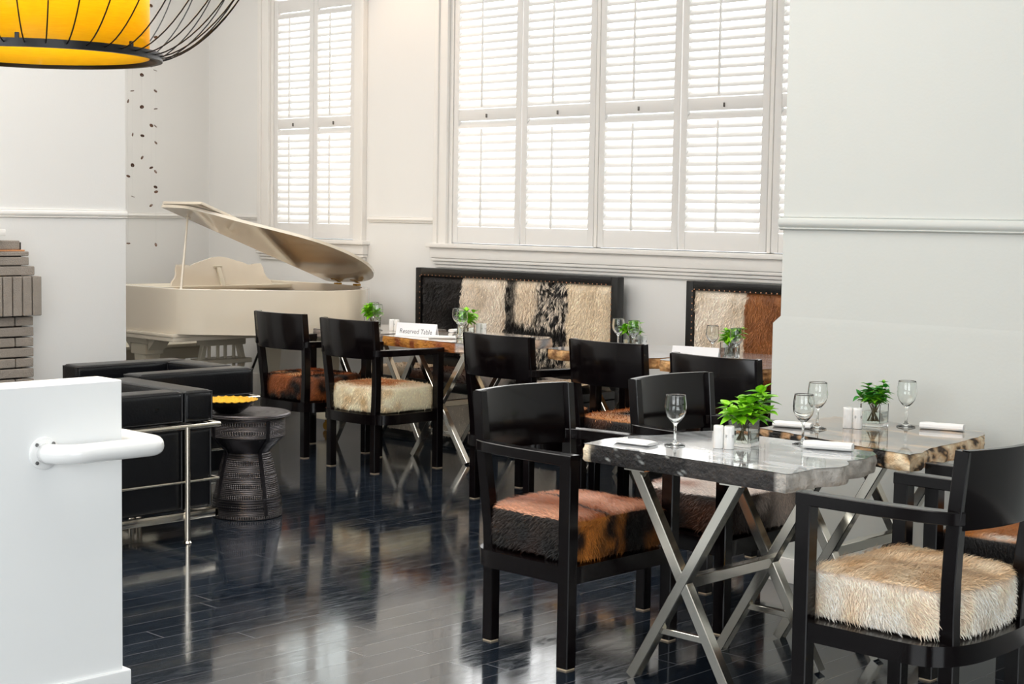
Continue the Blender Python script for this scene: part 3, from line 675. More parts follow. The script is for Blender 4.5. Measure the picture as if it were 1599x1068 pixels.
def col_bench(p, n):
    x, z = p.x, p.z; w_ = 0.02*ns(x, 0, z, 8)+0.012*ns(x, 4, z, 30)
    q = ns(x, 2, z, 6)+0.5*ns(x, 2, z*0.6, 25)
    if x+w_ < 0.45: 
        return mixc(BLK, lin((30, 24, 22)), 0.3+q)
    if x+w_ < 0.86:
        return mixc(PAL, lin((205, 186, 160)), 0.25+0.8*q)
    if x+w_ < 1.40:
        # black and silver goat hide with a black cross band
        f_ = ns(x*1.3+z*0.5, 5, z*0.5, 60)+0.4*ns(x, 7, z, 18); fl = mixc(lin((14, 11, 11)), lin((228, 214, 196)), sst(-0.02, 0.12, f_-0.03))
        band = sst(0.06, 0.02, abs(z-0.22-0.02*math.sin(x*9))+0.6*w_); c = mixc(fl, BLK, band)
        light = sst(0.12, 0.07, abs(x-1.04)+w_*2)*sst(0.25, 0.31, z); c = mixc(c, lin((236, 218, 194)), light)
        dk = sst(0.04, 0.0, abs(x-0.905)-0.015+w_)*0.8; return mixc(c, BLK, dk)
    sm = sst(0.012, 0.0, abs(z-0.17)); return mixc(mixc(lin((240, 222, 194)), PAL2, 0.25+0.8*q), WHT, 0.4*sm)
def col_bench2(p, n):
    x, z = p.x, p.z; w_ = 0.015*ns(x, 0, z, 7); q = ns(x, 2, z, 6)+0.5*ns(x, 2, z*0.6, 25)
    if x+w_ < 0.42: return mixc(PAL, lin((208, 188, 160)), 0.25+0.8*q)
    c = mixc(lin((166, 104, 56)), lin((120, 70, 34)), 0.35+1.0*q); return mixc(c, BLK, 0.9*sst(0.022, 0.004, abs(z-0.17-0.012*math.sin(x*25)))*sst(0.4, 0.45, x))
def col_front(p, n):
    x = p.x; q = ns(x, 2, p.z, 7); w_ = x % 0.62
    return mixc(lin((196, 186, 170)), lin((150, 138, 120)), 0.3+q) if w_ > 0.1 else mixc(BLK, DBR, 0.5)
def col_seat(p, n):
    q = ns(p.x, p.y, 2, 5); k = int((p.x+0.15)/0.55) % 3
    return [mixc(lin((225, 205, 180)), PAL2, 0.3+q), mixc(BRN, DBR, 0.5+q), mixc(lin((215, 205, 195)), BLK, sst(0.0, 0.1, q))][k]
def bench(label, x0, x1, colf, seed, nst):
    L_ = x1-x0; t = thing('hide_bench', label, 'bench', (x0, 7.4, 0), 0, 'hide covered wall benches')
    fz0, fz1 = 0.5, 1.093; y = -0.045
    # leaning back panel frame
    b = MB(); wd = 0.055
    b.bevbox(0, y, fz0-0.1, wd, y+0.06, fz1, 0.006); b.bevbox(L_-wd, y, fz0-0.1, L_, y+0.06, fz1, 0.006); b.bevbox(wd, y, fz1-wd, L_-wd, y+0.06, fz1, 0.006); b.bevbox(wd, y, fz0-0.1, L_-wd, y+0.06, fz0, 0.006)
    b.box(wd, y+0.03, fz0, L_-wd, y+0.055, fz1-wd)
    b.build('back_frame', 'bench_black', t)
    def lf(p):
        return 0.02 if colf is col_bench2 or not (0.8 < p.x < 1.4) else 0.034
    h = hide_panel(wd, L_-wd, 0.0, fz1-wd-fz0, lambda p, n: colf(p, n), int(L_/0.018), 30, nst, lf, seed)
    h.v = [(v[0], v[1]+y+0.018, v[2]+fz0) for v in h.v]; h.build('back_cushion', 'fur', t, split=0)
    b = MB(); k = 0.0
    xs_ = wd+0.008
    while xs_ < L_-wd: b.lathe([(0.0045, 0), (0.004, 0.002), (0.001, 0.0035)], (xs_, 0, 0), 8); xs_ += 0.036
    b.xf(Matrix.Translation((0, y-0.0035, fz1-wd+0.006)) @ Matrix.Rotation(math.pi/2, 4, 'X'))
    z_ = fz0+0.03; k0 = len(b.v)
    zs = []
    while z_ < fz1-wd: zs.append(z_); z_ += 0.036
    for xx_ in (wd-0.006, L_-wd+0.006):
        for z_ in zs:
            k0 = len(b.v); b.lathe([(0.0045, 0), (0.004, 0.002), (0.001, 0.0035)], (0, 0, 0), 8); b.xf(Matrix.Translation((xx_, y-0.0035, z_)) @ Matrix.Rotation(math.pi/2, 4, 'X'), k0)
    b.build('nail_trim', 'nail', t)
    # seat box
    b = MB(); fy = -0.50
    b.bevbox(0, fy, 0.02, L_, -0.05, 0.36, 0.006); b.box(0.02, fy+0.03, 0, L_-0.02, -0.06, 0.02)
    b.bevbox(0, fy-0.012, 0.34, L_, -0.05, 0.40, 0.006)
    for s_ in range(4):
        xa = L_*s_/4+0.02; xb = L_*(s_+1)/4-0.1
    b.build('seat_box', 'bench_black', t)
    b = MB(); n_ = max(2, int(round(L_/0.62)))
    for k in range(n_):
        xa = L_*k/n_+0.06; xb = L_*(k+1)/n_-0.06
        h = hide_panel(xa, xb, 0.055, 0.335, lambda p, n: mixc(lin((206, 196, 180)), lin((150, 138, 120)), 0.3+ns(p.x, 2, p.z, 7)), 24, 12, 500, lambda p: 0.014, seed+k, bulge=0.008)
        k0 = len(b.v); b.add([(v[0], v[1]+fy-0.004, v[2]) for v in h.v], h.f, 0, h.c)
    b.build('front_panel', 'fur', t, split=0)
    b = MB(); nx, ny = int(L_/0.03), 14; vs = []; cols = []
    for j in range(ny+1):
        for i in range(nx+1):
            u, v = i/nx, j/ny; x = 0.02+(L_-0.04)*u; yy = fy+0.005+(0.43)*v; d = sst(0, 0.09, min(v, 1-v)*1.0)*0.05
            p = Vector((x, yy, 0.40+d+0.004*ns(x, yy, 1, 8))); vs.append(p); cols.append(col_seat(p, None))
    fs = [(j*(nx+1)+i, j*(nx+1)+i+1, (j+1)*(nx+1)+i+1, (j+1)*(nx+1)+i) for j in range(ny) for i in range(nx)]
    b.add(vs, fs, 0, cols); tris = []
    for f_ in fs: tris.append((vs[f_[0]], vs[f_[1]], vs[f_[2]], Vector((0, 0, 1))))
    fur_add(b, tris, 1500, lambda p, n: col_seat(p, n), lambda p: 0.015, 0.005, lambda p, n: Vector((0.3, -1, 0)), seed+50)
    b.build('seat_cushion', 'fur', t, split=0)
    return t
bench('long wall bench with black, cream and silver-black hide back, left of the other bench', -8.03, -6.22, col_bench, 21, 15000)
bench('wall bench with cream and brown hide back partly hidden by the white pier', -5.70, -3.9, col_bench2, 31, 9000)

# ---- tableware
def wine_glass():
    prof = [(0.0, 0.003), (0.018, 0.0035), (0.030, 0.002), (0.0335, 0.0005), (0.034, 0.0015), (0.031, 0.004), (0.018, 0.0075), (0.007, 0.013), (0.0048, 0.022), (0.0042, 0.045), (0.0045, 0.064), (0.0075, 0.071),
            (0.018, 0.081), (0.028, 0.094), (0.034, 0.110), (0.0355, 0.124), (0.034, 0.142), (0.0315, 0.160), (0.0312, 0.1635), (0.0302, 0.1635), (0.0300, 0.160), (0.0325, 0.142), (0.034, 0.124), (0.0325, 0.110), (0.0265, 0.0955), (0.0165, 0.0835), (0.006, 0.076), (0.0, 0.0745)]
    b = MB(); b.lathe(prof, seg=36); o = b.build('wine_glass', 'glass', split=0); return o
G0 = None
def place_glass(x, y, label, s=1.0):
    global G0
    if G0 is None: G0 = wine_glass(); o = G0
    else: o = G0.copy(); COL.objects.link(o)
    o.location = (x, y, TZ+0.0008); o.scale = (s, s, s); tag(o, label, 'wine glass', 'wine glasses on the tables'); return o
for x, y, lb in [(-3.13, 4.0, 'wine glass at left on the grey stone table, before the dark chair back'),
    (-2.875, 4.345, 'wine glass near the folded napkin at right on the grey stone table'),
    (-3.06, 4.71, 'wine glass left of the herb pot on the brown petrified table'),
    (-2.885, 5.01, 'wine glass right of the herb pot on the brown petrified table'),
    (-7.50, 6.55, 'front wine glass beside white shaker on the table nearest the piano'),
    (-7.66, 6.66, 'rear wine glass behind the herbs on the table nearest the piano'),
    (-6.71, 6.52, 'front wine glass beside the herbs on the reserved table'),
    (-6.93, 6.70, 'rear wine glass against the black hide on the reserved table'),
    (-5.57, 6.73, 'front wine glass before the herbs on the table at the long bench end'),
    (-5.74, 6.80, 'rear wine glass behind a white shaker on the table at the long bench end'),
    (-4.87, 6.72, 'front wine glass before the herbs on the table with plain white card'),
    (-5.07, 6.78, 'rear wine glass left of the herbs on the table with plain white card')]: place_glass(x, y, lb)
SH = None
def shaker(x, y, rz, label, name='salt_shaker', logo=False):
    t = thing(name, label, 'shaker', (x, y, TZ+0.0008), rz)
    b = MB(); pr = []
    n = 24; out = []
    for q in range(n): a = 2*math.pi*q/n; c, s_ = math.cos(a), math.sin(a); out.append((0.0165*math.copysign(abs(c)**0.8, c), 0.0175*math.copysign(abs(s_)**0.8, s_)))
    rings = [(0.94, 0), (1, 0.003), (1, 0.066), (0.97, 0.0705), (0.88, 0.0725)]
    vs = [(x_*k, y_*k, z) for k, z in rings for x_, y_ in out]; fs = [(r*n+q, r*n+(q+1) % n, (r+1)*n+(q+1) % n, (r+1)*n+q) for r in range(len(rings)-1) for q in range(n)]
    fs += [tuple(range(n))[::-1], tuple((len(rings)-1)*n+q for q in range(n))]; b.add(vs, fs); b.build('body', 'china', t)
    h = MB()
    for k in range(3): h.lathe([(0.001, 0.0724), (0.001, 0.0728)], (-0.004+0.004*k, 0, 0), 6)
    h.build('holes', 'ink', t)
    if logo: text('CIRCI', 'print', 0.0085, 'ink', t, (0, -0.0168, 0.042), (HP, 0, 0), box=True)
    return t
def text(s_, name, size, mt_, parent, loc, rot, box=False, font=None, squeeze=1.0):
    cu = bpy.data.curves.new(name, 'FONT'); cu.body = s_; cu.size = size; cu.align_x = 'CENTER'; cu.align_y = 'CENTER'; cu.extrude = 0.00012; cu.resolution_u = 3
    o = bpy.data.objects.new(name+'_tmp', cu); COL.objects.link(o)
    dg = bpy.context.evaluated_depsgraph_get(); dg.update(); me = bpy.data.meshes.new_from_object(o.evaluated_get(dg)); bpy.data.objects.remove(o)
    me.materials.clear(); me.materials.append(M[mt_]); me.name = name
    for v in me.vertices: v.co.x *= squeeze
    o = bpy.data.objects.new(name, me); COL.objects.link(o); o.parent = parent; o.location = loc; o.rotation_euler = rot
    if box:
        xs_ = [v.co.x for v in me.vertices]; w_ = (max(xs_)-min(xs_))/2+size*0.18; h_ = size*0.5; q = size*0.07
        b = MB()
        for s2 in (-1, 1):
            b.box(s2*w_-q, -h_, 0, s2*w_+q, h_, 0.00015)
            for z2 in (-1, 1): b.box(min(s2*w_, s2*(w_-size*0.25)), z2*h_-q, 0, max(s2*w_, s2*(w_-size*0.25)), z2*h_+q, 0.00015)
        o2 = b.build(name+'_frame', mt_, parent, loc, rot)
    return o
LOOK = math.radians(40)
def pair(x, y, where, rz=LOOK, gap=0.033):
    dx, dy = math.cos(rz)*gap/2, math.sin(rz)*gap/2
    bx_, by_ = -math.sin(rz)*0.012, math.cos(rz)*0.012
    shaker(x+dx, y+dy, rz, 'white china shaker with small printed emblem, %s' % where, 'pepper_shaker', True)
    shaker(x-dx+bx_, y-dy+by_, rz, 'plain white shaker left of the printed one, %s' % where, 'salt_shaker')
pair(-2.985, 4.065, 'on the grey stone table'); pair(-2.985, 4.82, 'on the brown petrified table')
pair(-7.40, 6.60, 'on the table nearest the piano'); pair(-6.83, 6.80, 'on the reserved table')
pair(-5.62, 6.86, 'on the table by the long bench end'); pair(-5.02, 6.86, 'on the table with plain white card')

def vase(x, y, rz, where):
    t = thing('glass_vase', 'small square glass vase of water, %s' % where, 'vase', (x, y, TZ+0.0008), rz, None)
    b = MB(); h, r, k = 0.08, 0.0375, 0.0035
    def sq(r_, z): return [(-r_, -r_, z), (r_, -r_, z), (r_, r_, z), (-r_, r_, z)]
    vs = sq(r, 0)+sq(r, h)+sq(r-k, h)+sq(r-k, 0.012)
    fs = [(3, 2, 1, 0)]+[(i, (i+1) % 4, 4+(i+1) % 4, 4+i) for i in range(4)]+[(4+i, 4+(i+1) % 4, 8+(i+1) % 4, 8+i) for i in range(4)]+[(8+i, 8+(i+1) % 4, 12+(i+1) % 4, 12+i) for i in range(4)]+[(12, 13, 14, 15)]
    b.add(vs, fs, smooth=False); b.build('vase_body', 'glass', t)
    b = MB(); b.box(-r+k+0.0005, -r+k+0.0005, 0.0125, r-k-0.0005, r-k-0.0005, 0.052); b.build('water', 'water', t)
    return t
def herbs(x, y, seed, where, dark=0.4, spread=1.0, n=9, size=1.0, lean=(0, 0), hmax=0.165):
    rnd = random.Random(seed); t = thing('herb_bunch', 'bunch of green mint sprigs in the vase %s' % where, 'plant', (x, y, TZ), 0)
    st = MB(); lf = MB()
    def leaf(p, d, L_, w_, c):
        d = d.normalized(); sd = d.cross(Vector((0, 0, 1)))
        if sd.length < 0.05: sd = Vector((1, 0, 0))
        sd.normalize(); nn = sd.cross(d).normalized(); vs = []; cols = []; K = 7
        for i in range(K+1):
            u = i/K; w2 = w_*math.sin(math.pi*min(1, u*0.98+0.02)**0.75)*1.0; ctr = p+d*L_*u+nn*(-0.35*L_*u*u)
            for q in (-1, -0.5, 0, 0.5, 1):
                vs.append(ctr+sd*w2*q+nn*(0.35*w2*abs(q)**1.3)); cc = mixc(c, (min(1, c[0]*1.7), min(1, c[1]*1.5), c[2]*1.2), 0.6*(1-abs(q)) if q == 0 else 0.15*u); cols.append(cc)
        fs = [(i*5+q, i*5+q+1, (i+1)*5+q+1, (i+1)*5+q) for i in range(K) for q in range(4)]
        lf.add(vs, fs, 0, cols)
    for s_ in range(n):
        a = rnd.uniform(0, 2*math.pi); r0 = rnd.uniform(0.004, 0.02)
        p0 = Vector((math.cos(a+2.6)*r0*1.2, math.sin(a+2.6)*r0*1.2, 0.018)); hh_ = rnd.uniform(0.62, 1.0)*hmax; ro_ = rnd.uniform(0.25, 1.0)*0.062*spread
        p1 = Vector((math.cos(a)*0.02, math.sin(a)*0.02, 0.082)); p2 = Vector((math.cos(a)*ro_+lean[0], math.sin(a)*ro_+lean[1], hh_ if s_ else hmax))
        pts = [p0.lerp(p1, k/4) for k in range(4)]+[p1.lerp(p2, k/4)+Vector((0, 0, 0.006*math.sin(math.pi*k/4))) for k in range(5)]
        st.tube(pts, 0.0017, 6, r2=0.001)
        for j, u in enumerate((0.15, 0.38, 0.62, 0.82, 1.0)):
            c0 = p1.lerp(p2, u); base_a = rnd.uniform(0, 6.28)
            for q in range(4 if u == 1.0 else 2 if u < 0.3 else 3):
                aa = base_a+q*2*math.pi/(4 if u == 1.0 else 2 if u < 0.3 else 3); el = rnd.uniform(-0.1, 0.7) if u < 1 else rnd.uniform(0.4, 1.1)
                d = Vector((math.cos(aa)*math.cos(el), math.sin(aa)*math.cos(el), math.sin(el)))
                L_ = rnd.uniform(0.026, 0.044)*size*(0.8 if u == 1 else 1); k = rnd.random()
                c = mixc(lin((132, 196, 30)), lin((34, 120, 36)), dark+0.55*(k-0.5)*2*0.7)
                leaf(c0, d, L_, L_*rnd.uniform(0.3, 0.4), c)
    st.build('stems', 'stem', t); lf.build('foliage', 'leaf', t, split=0); return t
for (x, y, sd, wh, dk, sp_, n_, sz, ln, hm) in [(-2.985, 4.17, 3, 'on the grey stone table', 0.15, 1.35, 10, 1.5, (0.01, 0.01), 0.165), (-2.975, 4.945, 8, 'on the brown petrified table', 0.75, 0.95, 15, 0.9, (0, 0), 0.15),
        (-7.56, 6.56, 12, 'on the table nearest the piano', 0.15, 0.95, 11, 1.25, (0, 0), 0.15), (-6.84, 6.68, 16, 'on the reserved table', 0.15, 0.95, 11, 1.25, (0, 0), 0.15),
        (-5.65, 6.81, 21, 'on the table by the long bench end', 0.15, 0.95, 11, 1.25, (0, 0), 0.13), (-4.97, 6.80, 27, 'on the table with plain white card', 0.15, 0.95, 11, 1.25, (0, 0), 0.14)]:
    vase(x, y, math.radians(8), wh); herbs(x, y, sd, wh, dk, sp_, n_, sz, ln, hm)

def napkin(x, y, rz, L_, w_, h_, label, flat=False):
    b = MB(); nl, nr = 18, 18; vs = []
    for i in range(nl+1):
        u = i/nl; xx_ = (u-0.5)*L_; k = 1-0.12*(abs(2*u-1)**6); tap = 1.0 if not flat else (0.85+0.15*u)
        for q in range(nr):
            a = 2*math.pi*q/nr; c, s_ = math.cos(a), math.sin(a)
            yy = w_/2*k*tap*math.copysign(abs(c)**0.55, c); zz = h_/2+h_/2*k*math.copysign(abs(s_)**0.7, s_)
            zz += 0.0012*ns(xx_, yy, zz, 50)*(1 if s_ > 0 else 0)
            if flat and s_ > 0: zz *= (0.75+0.25*math.sin(u*3.0))
            vs.append((xx_, yy, max(0, zz)))
    fs = [(i*nr+q, (i+1)*nr+q, (i+1)*nr+(q+1) % nr, i*nr+(q+1) % nr) for i in range(nl) for q in range(nr)]+[tuple(range(nr)), tuple(nl*nr+q for q in range(nr))[::-1]]
    b.add(vs, fs)
    # visible fold lines
    for k in range(2):
        b.tube([((u-0.5)*L_*0.98, -w_/2*0.97+0.004*k, h_*(0.42+0.3*k)) for u in (0, 0.25, 0.5, 0.75, 1)], 0.0016, 6)
    o = b.build('napkin', 'cloth', None, (x, y, TZ+0.0005), (0, 0, rz), split=60); tag(o, label, 'napkin', 'rolled white napkins'); return o
napkin(-3.235, 3.93, math.radians(8), 0.13, 0.075, 0.014, 'flat folded white napkin on the left end of the grey stone table', True)
napkin(-2.755, 4.31, math.radians(20), 0.155, 0.05, 0.026, 'rolled white napkin on the right end of the grey stone table')
napkin(-3.14, 4.68, math.radians(20), 0.135, 0.055, 0.02, 'rolled white napkin at left on the brown petrified table')
napkin(-2.76, 5.04, math.radians(18), 0.15, 0.045, 0.024, 'rolled white napkin at right end of the brown petrified table')
napkin(-6.78, 6.43, math.radians(38), 0.16, 0.05, 0.018, 'white napkin right of the folded reserved sign')
napkin(-7.10, 6.86, math.radians(100), 0.13, 0.05, 0.022, 'small rolled napkin behind the folded reserved sign')

def tent(x, y, rz, L_, h_, label, txt=None):
    t = thing('table_sign' if txt else 'table_card', label, 'sign', (x, y, TZ+0.0006), rz)
    b = MB(); d = 0.022; k = 0.0007
    b.add([(-L_/2, -d, 0), (L_/2, -d, 0), (L_/2, 0, h_), (-L_/2, 0, h_), (-L_/2, -d+k, 0), (L_/2, -d+k, 0), (L_/2, 0, h_-2*k), (-L_/2, 0, h_-2*k)], [(0, 1, 2, 3), (5, 4, 7, 6), (0, 4, 5, 1), (0, 3, 7, 4), (1, 5, 6, 2)], smooth=False)
    b.add([(-L_/2, d, 0), (L_/2, d, 0), (L_/2, 0, h_), (-L_/2, 0, h_), (-L_/2, d-k, 0), (L_/2, d-k, 0), (L_/2, 0, h_-2*k), (-L_/2, 0, h_-2*k)], [(1, 0, 3, 2), (4, 5, 6, 7), (1, 5, 4, 0), (3, 0, 4, 7), (5, 1, 2, 6)], smooth=False)
    b.build('card', 'paper', t)
    if txt:
        a = math.atan2(h_, d); text(txt, 'lettering', 0.042, 'ink_dark', t, (0.0, -d*0.62-0.0005, h_*0.36), (a, 0, 0), squeeze=0.88)
    return t
tent(-6.99, 6.42, math.radians(14), 0.285, 0.078, 'folded white sign printed Reserved Table on the table with golden edge', 'Reserved Table')
tent(-4.98, 6.52, math.radians(14), 0.26, 0.07, 'blank folded white card on a far stone table behind a chair back')

# ---- grand piano
PK, PD = 1.04, -0.058   # piano drawn at 1.0 then set at its real size
FZ = 0.0558
PO = Vector((-8.84, 6.55, 0))
pn = thing('grand_piano', 'ivory grand piano with raised lid in the far left corner', 'piano', tuple(PO))
def R(b): b.v = [(v[0]*PK-PO.x, v[1]*PK-PO.y, max(0.0, v[2]*PK+PD)) for v in b.v]; return b
bent = [(-9.45, 5.6), (-8.9, 5.6), (-8.36, 5.6), (-8.27, 5.63), (-8.18, 5.71), (-8.08, 5.82), (-7.96, 5.93), (-7.84, 6.03), (-7.74, 6.13), (-7.675, 6.24), (-7.65, 6.37), (-7.665, 6.50), (-7.72, 6.63), (-7.82, 6.76), (-7.95, 6.87), (-8.12, 6.95), (-8.32, 6.99), (-8.55, 7.0), (-9.0, 7.0), (-9.45, 7.0)]
def smooth_poly(p, it=2):
    for _ in range(it):
        q = [p[0]]
        for i in range(len(p)-1):
            a, c = Vector(p[i]), Vector(p[i+1]); q += [tuple(a.lerp(c, 0.25)), tuple(a.lerp(c, 0.75))]
        q.append(p[-1]); p = q
    return p
rim = smooth_poly(bent, 2); RZ0, RZ1 = 0.69, 0.972
def inset(poly, d):
    o = []; n = len(poly)
    for i, p in enumerate(poly):
        a = Vector(poly[max(0, i-1)]); c = Vector(poly[min(n-1, i+1)]); t = (c-a).normalized(); o.append((p[0]-t.y*d, p[1]+t.x*d))
    return o
inn = inset(rim, 0.05)
b = MB(); n = len(rim); vs = []
for P_, zz in ((rim, RZ0), (rim, RZ1-0.003), (inset(rim, 0.003), RZ1), (inset(inn, -0.003), RZ1), (inn, RZ1-0.003), (inn, RZ0)):
    vs += [(x, y, zz) for x, y in P_]
fs = [(r*n+i, r*n+i+1, ((r+1) % 6)*n+i+1, ((r+1) % 6)*n+i) for r in range(6) for i in range(n-1)]; fs += [tuple(r*n for r in range(6))[::-1], tuple(r*n+n-1 for r in range(6))]
b.add(vs, fs); R(b).build('rim', 'piano', pn, split=40)
b = MB(); b.prism(inset(rim, 0.03), RZ0+0.005, RZ0+0.03); R(b).build('soundboard', 'pianomatte', pn)
b = MB(); b.prism(inset(rim, 0.08), RZ1-0.09, RZ1-0.075)
for k in range(16): yy = 5.75+k*0.075; b.bar([(-9.0, yy, RZ1-0.07), (-7.95-0.02*k if k > 8 else -8.35+0.05*k, yy, RZ1-0.07)], 0.003, 0.003)
R(b).build('iron_plate', 'gold_plate', pn)
# bass/near cheek mouldings, key bed, fallboard, keys
b = MB(); b.bevbox(-9.45, 5.585, RZ0-0.022, -8.31, 6.98, RZ0-0.001, 0.006); b.bevbox(-9.45, 5.592, RZ0-0.05, -8.32, 6.97, RZ0-0.022, 0.008); R(b).build('key_bed', 'piano', pn)
b = MB(); b.bevbox(-9.42, 5.66, RZ1-0.16, -9.36, 6.94, RZ1-0.02, 0.006); R(b).build('fallboard', 'piano', pn)
b = MB()
for k in range(52): b.bevbox(-9.60, 5.68+k*0.0235, RZ0+0.035, -9.45, 5.68+k*0.0235+0.0225, RZ0+0.05, 0.0015, seg=1)
b.box(-9.46, 5.67, RZ0, -9.44, 6.92, RZ0+0.035); kk = R(b).build('keyboard', 'key_white', pn)
b = MB(); b.bevbox(-9.62, 5.6, RZ0-0.05, -9.45, 6.98, RZ0+0.02, 0.008); b.bevbox(-9.62, 5.6, RZ0+0.02, -9.45, 5.66, RZ0+0.1, 0.01); b.bevbox(-9.62, 6.94, RZ0+0.02, -9.45, 6.98, RZ0+0.1, 0.01); R(b).build('key_slip', 'piano', pn)
# legs: carved block + square tapered leg + caster
def pleg(x, y):
    b = MB(); b.bevbox(x-0.1, y-0.075, 0.60, x+0.1, y+0.075, RZ0-0.03, 0.008)
    for sx in (-1, 1):
        b.add([(x+sx*0.1, y-0.06, RZ0-0.04), (x+sx*0.2, y-0.06, RZ0-0.04), (x+sx*0.17, y-0.06, 0.62), (x+sx*0.13, y-0.06, 0.585), (x+sx*0.1, y-0.06, 0.56), (x+sx*0.1, y+0.06, RZ0-0.04), (x+sx*0.2, y+0.06, RZ0-0.04), (x+sx*0.17, y+0.06, 0.62), (x+sx*0.13, y+0.06, 0.585), (x+sx*0.1, y+0.06, 0.56)],
              [(0, 1, 2, 3, 4), (9, 8, 7, 6, 5), (0, 5, 6, 1), (1, 6, 7, 2), (2, 7, 8, 3), (3, 8, 9, 4)], smooth=False)
    b.bevbox(x-0.085, y-0.07, 0.53, x+0.085, y+0.07, 0.60, 0.01)
    b.bar([(x, y, 0.54), (x, y, 0.16)], 0.125, 0.125, (0, 1, 0), w2=0.085, h2=0.085); b.bevbox(x-0.05, y-0.05, 0.13, x+0.05, y+0.05, 0.17, 0.005)
    l = R(b).build('leg', 'pianomatte', pn)
    c = MB(); c.tube([(x, y, 0.13), (x, y, 0.10)], 0.012, 10); k0 = len(c.v); c.lathe([(0.012, -0.01), (0.027, -0.009), (0.027, 0.009), (0.012, 0.01)], seg=16); c.xf(Matrix.Translation((x, y, 0.0835)) @ Matrix.Rotation(HP, 4, 'X'), k0)
    R(c).build('caster', 'brass', l)
pleg(-8.8, 5.72); pleg(-9.0, 6.86); pleg(-7.93, 6.5)
# pedal lyre
b = MB()
b.bevbox(-8.86, 6.14, 0.56, -8.74, 6.46, RZ0-0.005, 0.008)
for yy in (6.2, 6.27, 6.33, 6.4): b.tube([(-8.8, yy, 0.56), (-8.8, yy, 0.2)], 0.012, 10)
for s_ in (-1, 1): b.bar([(-8.8, 6.3+s_*0.14, 0.57), (-8.8, 6.3+s_*0.17, 0.45), (-8.8, 6.3+s_*0.13, 0.3), (-8.8, 6.3+s_*0.15, 0.15)], 0.035, 0.04, (1, 0, 0))
b.bevbox(-8.9, 6.12, 0.44, -8.7, 6.48, 0.47, 0.004); b.bevbox(-8.92, 6.1, 0.14, -8.7, 6.5, 0.22, 0.01); ly = R(b).build('pedal_lyre', 'pianomatte', pn)
b = MB()
for k in range(3): b.bevbox(-9.05, 6.22+0.07*k, 0.10, -8.9, 6.25+0.07*k, 0.112, 0.004)
R(b).build('pedals', 'brass', ly)
b = MB(); b.tube([(-8.45, 6.42, RZ0-0.01), (-8.74, 6.42, 0.2)], 0.008, 8); R(b).build('lyre_brace', 'dark_metal', ly)
# stool behind the keyboard
ps = thing('piano_stool', 'ivory wooden piano stool seen underneath the grand piano', 'stool', (-10.25, 6.7, 0))
q_ = MB(); q_.bevbox(-0.17, -0.4, 0.425, 0.17, 0.4, 0.455, 0.008); q_.build('seat', 'pianomatte', ps)
q_ = MB(); q_.bevbox(-0.15, -0.38, 0.34, 0.15, 0.38, 0.424, 0.006); q_.build('apron', 'pianomatte', ps)
for sx in (-1, 1):
    for sy in (-1, 1):
        q_ = MB(); q_.bar([(sx*0.13, sy*0.36, 0), (sx*0.13, sy*0.36, 0.339)], 0.04, 0.04, (0, 1, 0)); q_.build('leg', 'pianomatte', ps)
# music desk seen from behind
b = MB(); y0, y1 = 6.04, 6.73; prof = []
for i in range(41):
    u = i/40; yy = y0+(y1-y0)*u; h_ = 0.142+0.05*math.exp(-((u-0.5)/0.22)**2)-0.012*math.exp(-((u-0.15)/0.05)**2)-0.012*math.exp(-((u-0.85)/0.05)**2); prof.append((yy, h_))
left = [(y0-0.07, 0.0), (y0-0.055, 0.03), (y0-0.03, 0.05), (y0-0.015, 0.08), (y0-0.012, 0.11), (y0, 0.14)]; right = [(2*6.385-y, z) for y, z in left][::-1]
pl = left+prof+right; n = len(pl)
vs = [(-8.9-0.25*z, y, 0.955+z) for y, z in pl]+[(-8.918-0.25*z, y, 0.955+z) for y, z in pl]
b.add(vs, [tuple(range(n))[::-1], tuple(range(n, 2*n))]+[(i, (i+1) % n, (i+1) % n+n, i+n) for i in range(n)], smooth=False)
md = R(b).build('music_desk', 'piano', pn)
b = MB(); b.bar([(-8.86, 6.36, 0.95), (-8.925, 6.36, 1.08)], 0.03, 0.014); b.bevbox(-8.945, 6.33, 1.075, -8.915, 6.39, 1.087, 0.003); R(b).build('desk_strut', 'pianomatte', md)
b = MB(); b.bevbox(-9.3, 5.85, 0.93, -8.85, 6.93, 0.955, 0.006); R(b).build('desk_shelf', 'pianomatte', pn)
# lid: hinged along the far (bass) side
LT = math.radians(20); HY, HZ = 7.005, 0.985
lidm = Matrix.Translation((0, HY, HZ)) @ Matrix.Rotation(-LT, 4, 'X')
xc = -8.56
lp = [(max(x, xc), y-0.0) for x, y in inset(rim, -0.018) if x > xc-0.001]; lp = [(xc, 5.582)]+lp+[(xc, HY)]
lp = [(x, y-HY) for x, y in lp]
b = MB(); n = len(lp); vs = []
for P_, zz in ((lp, 0.001), (lp, 0.019)): vs += [(x, y, zz) for x, y in P_]
b.add(vs, [tuple(range(n))[::-1], tuple(range(n, 2*n))]+[(i, (i+1) % n, (i+1) % n+n, i+n) for i in range(n)], smooth=False)
b.xf(lidm); lid = R(b).build('lid', 'piano', pn)
b = MB(); b.bevbox(xc, 5.582-HY, 0.024, xc+0.42, -0.02, 0.042, 0.003); b.xf(lidm @ Matrix.Translation((0, 0, 0.0)) ); R(b).build('lid_flap', 'piano', lid)
b = MB()
for x in (-8.42, -8.22):
    b.box(x-0.02, HY-0.03, HZ-0.045, x+0.02, HY+0.006, HZ-0.006)
    k0 = len(b.v); b.box(x-0.02, -0.06, -0.003, x+0.02, 0.0, 0.001); b.xf(lidm, k0)
R(b).build('lid_hinges', 'brass', lid)
pt_ = lidm @ Vector((-8.43, 5.70-HY, 0.0))
b = MB(); b.tube([(-8.33, 5.66, 0.965), pt_], 0.009, 10, r2=0.006)
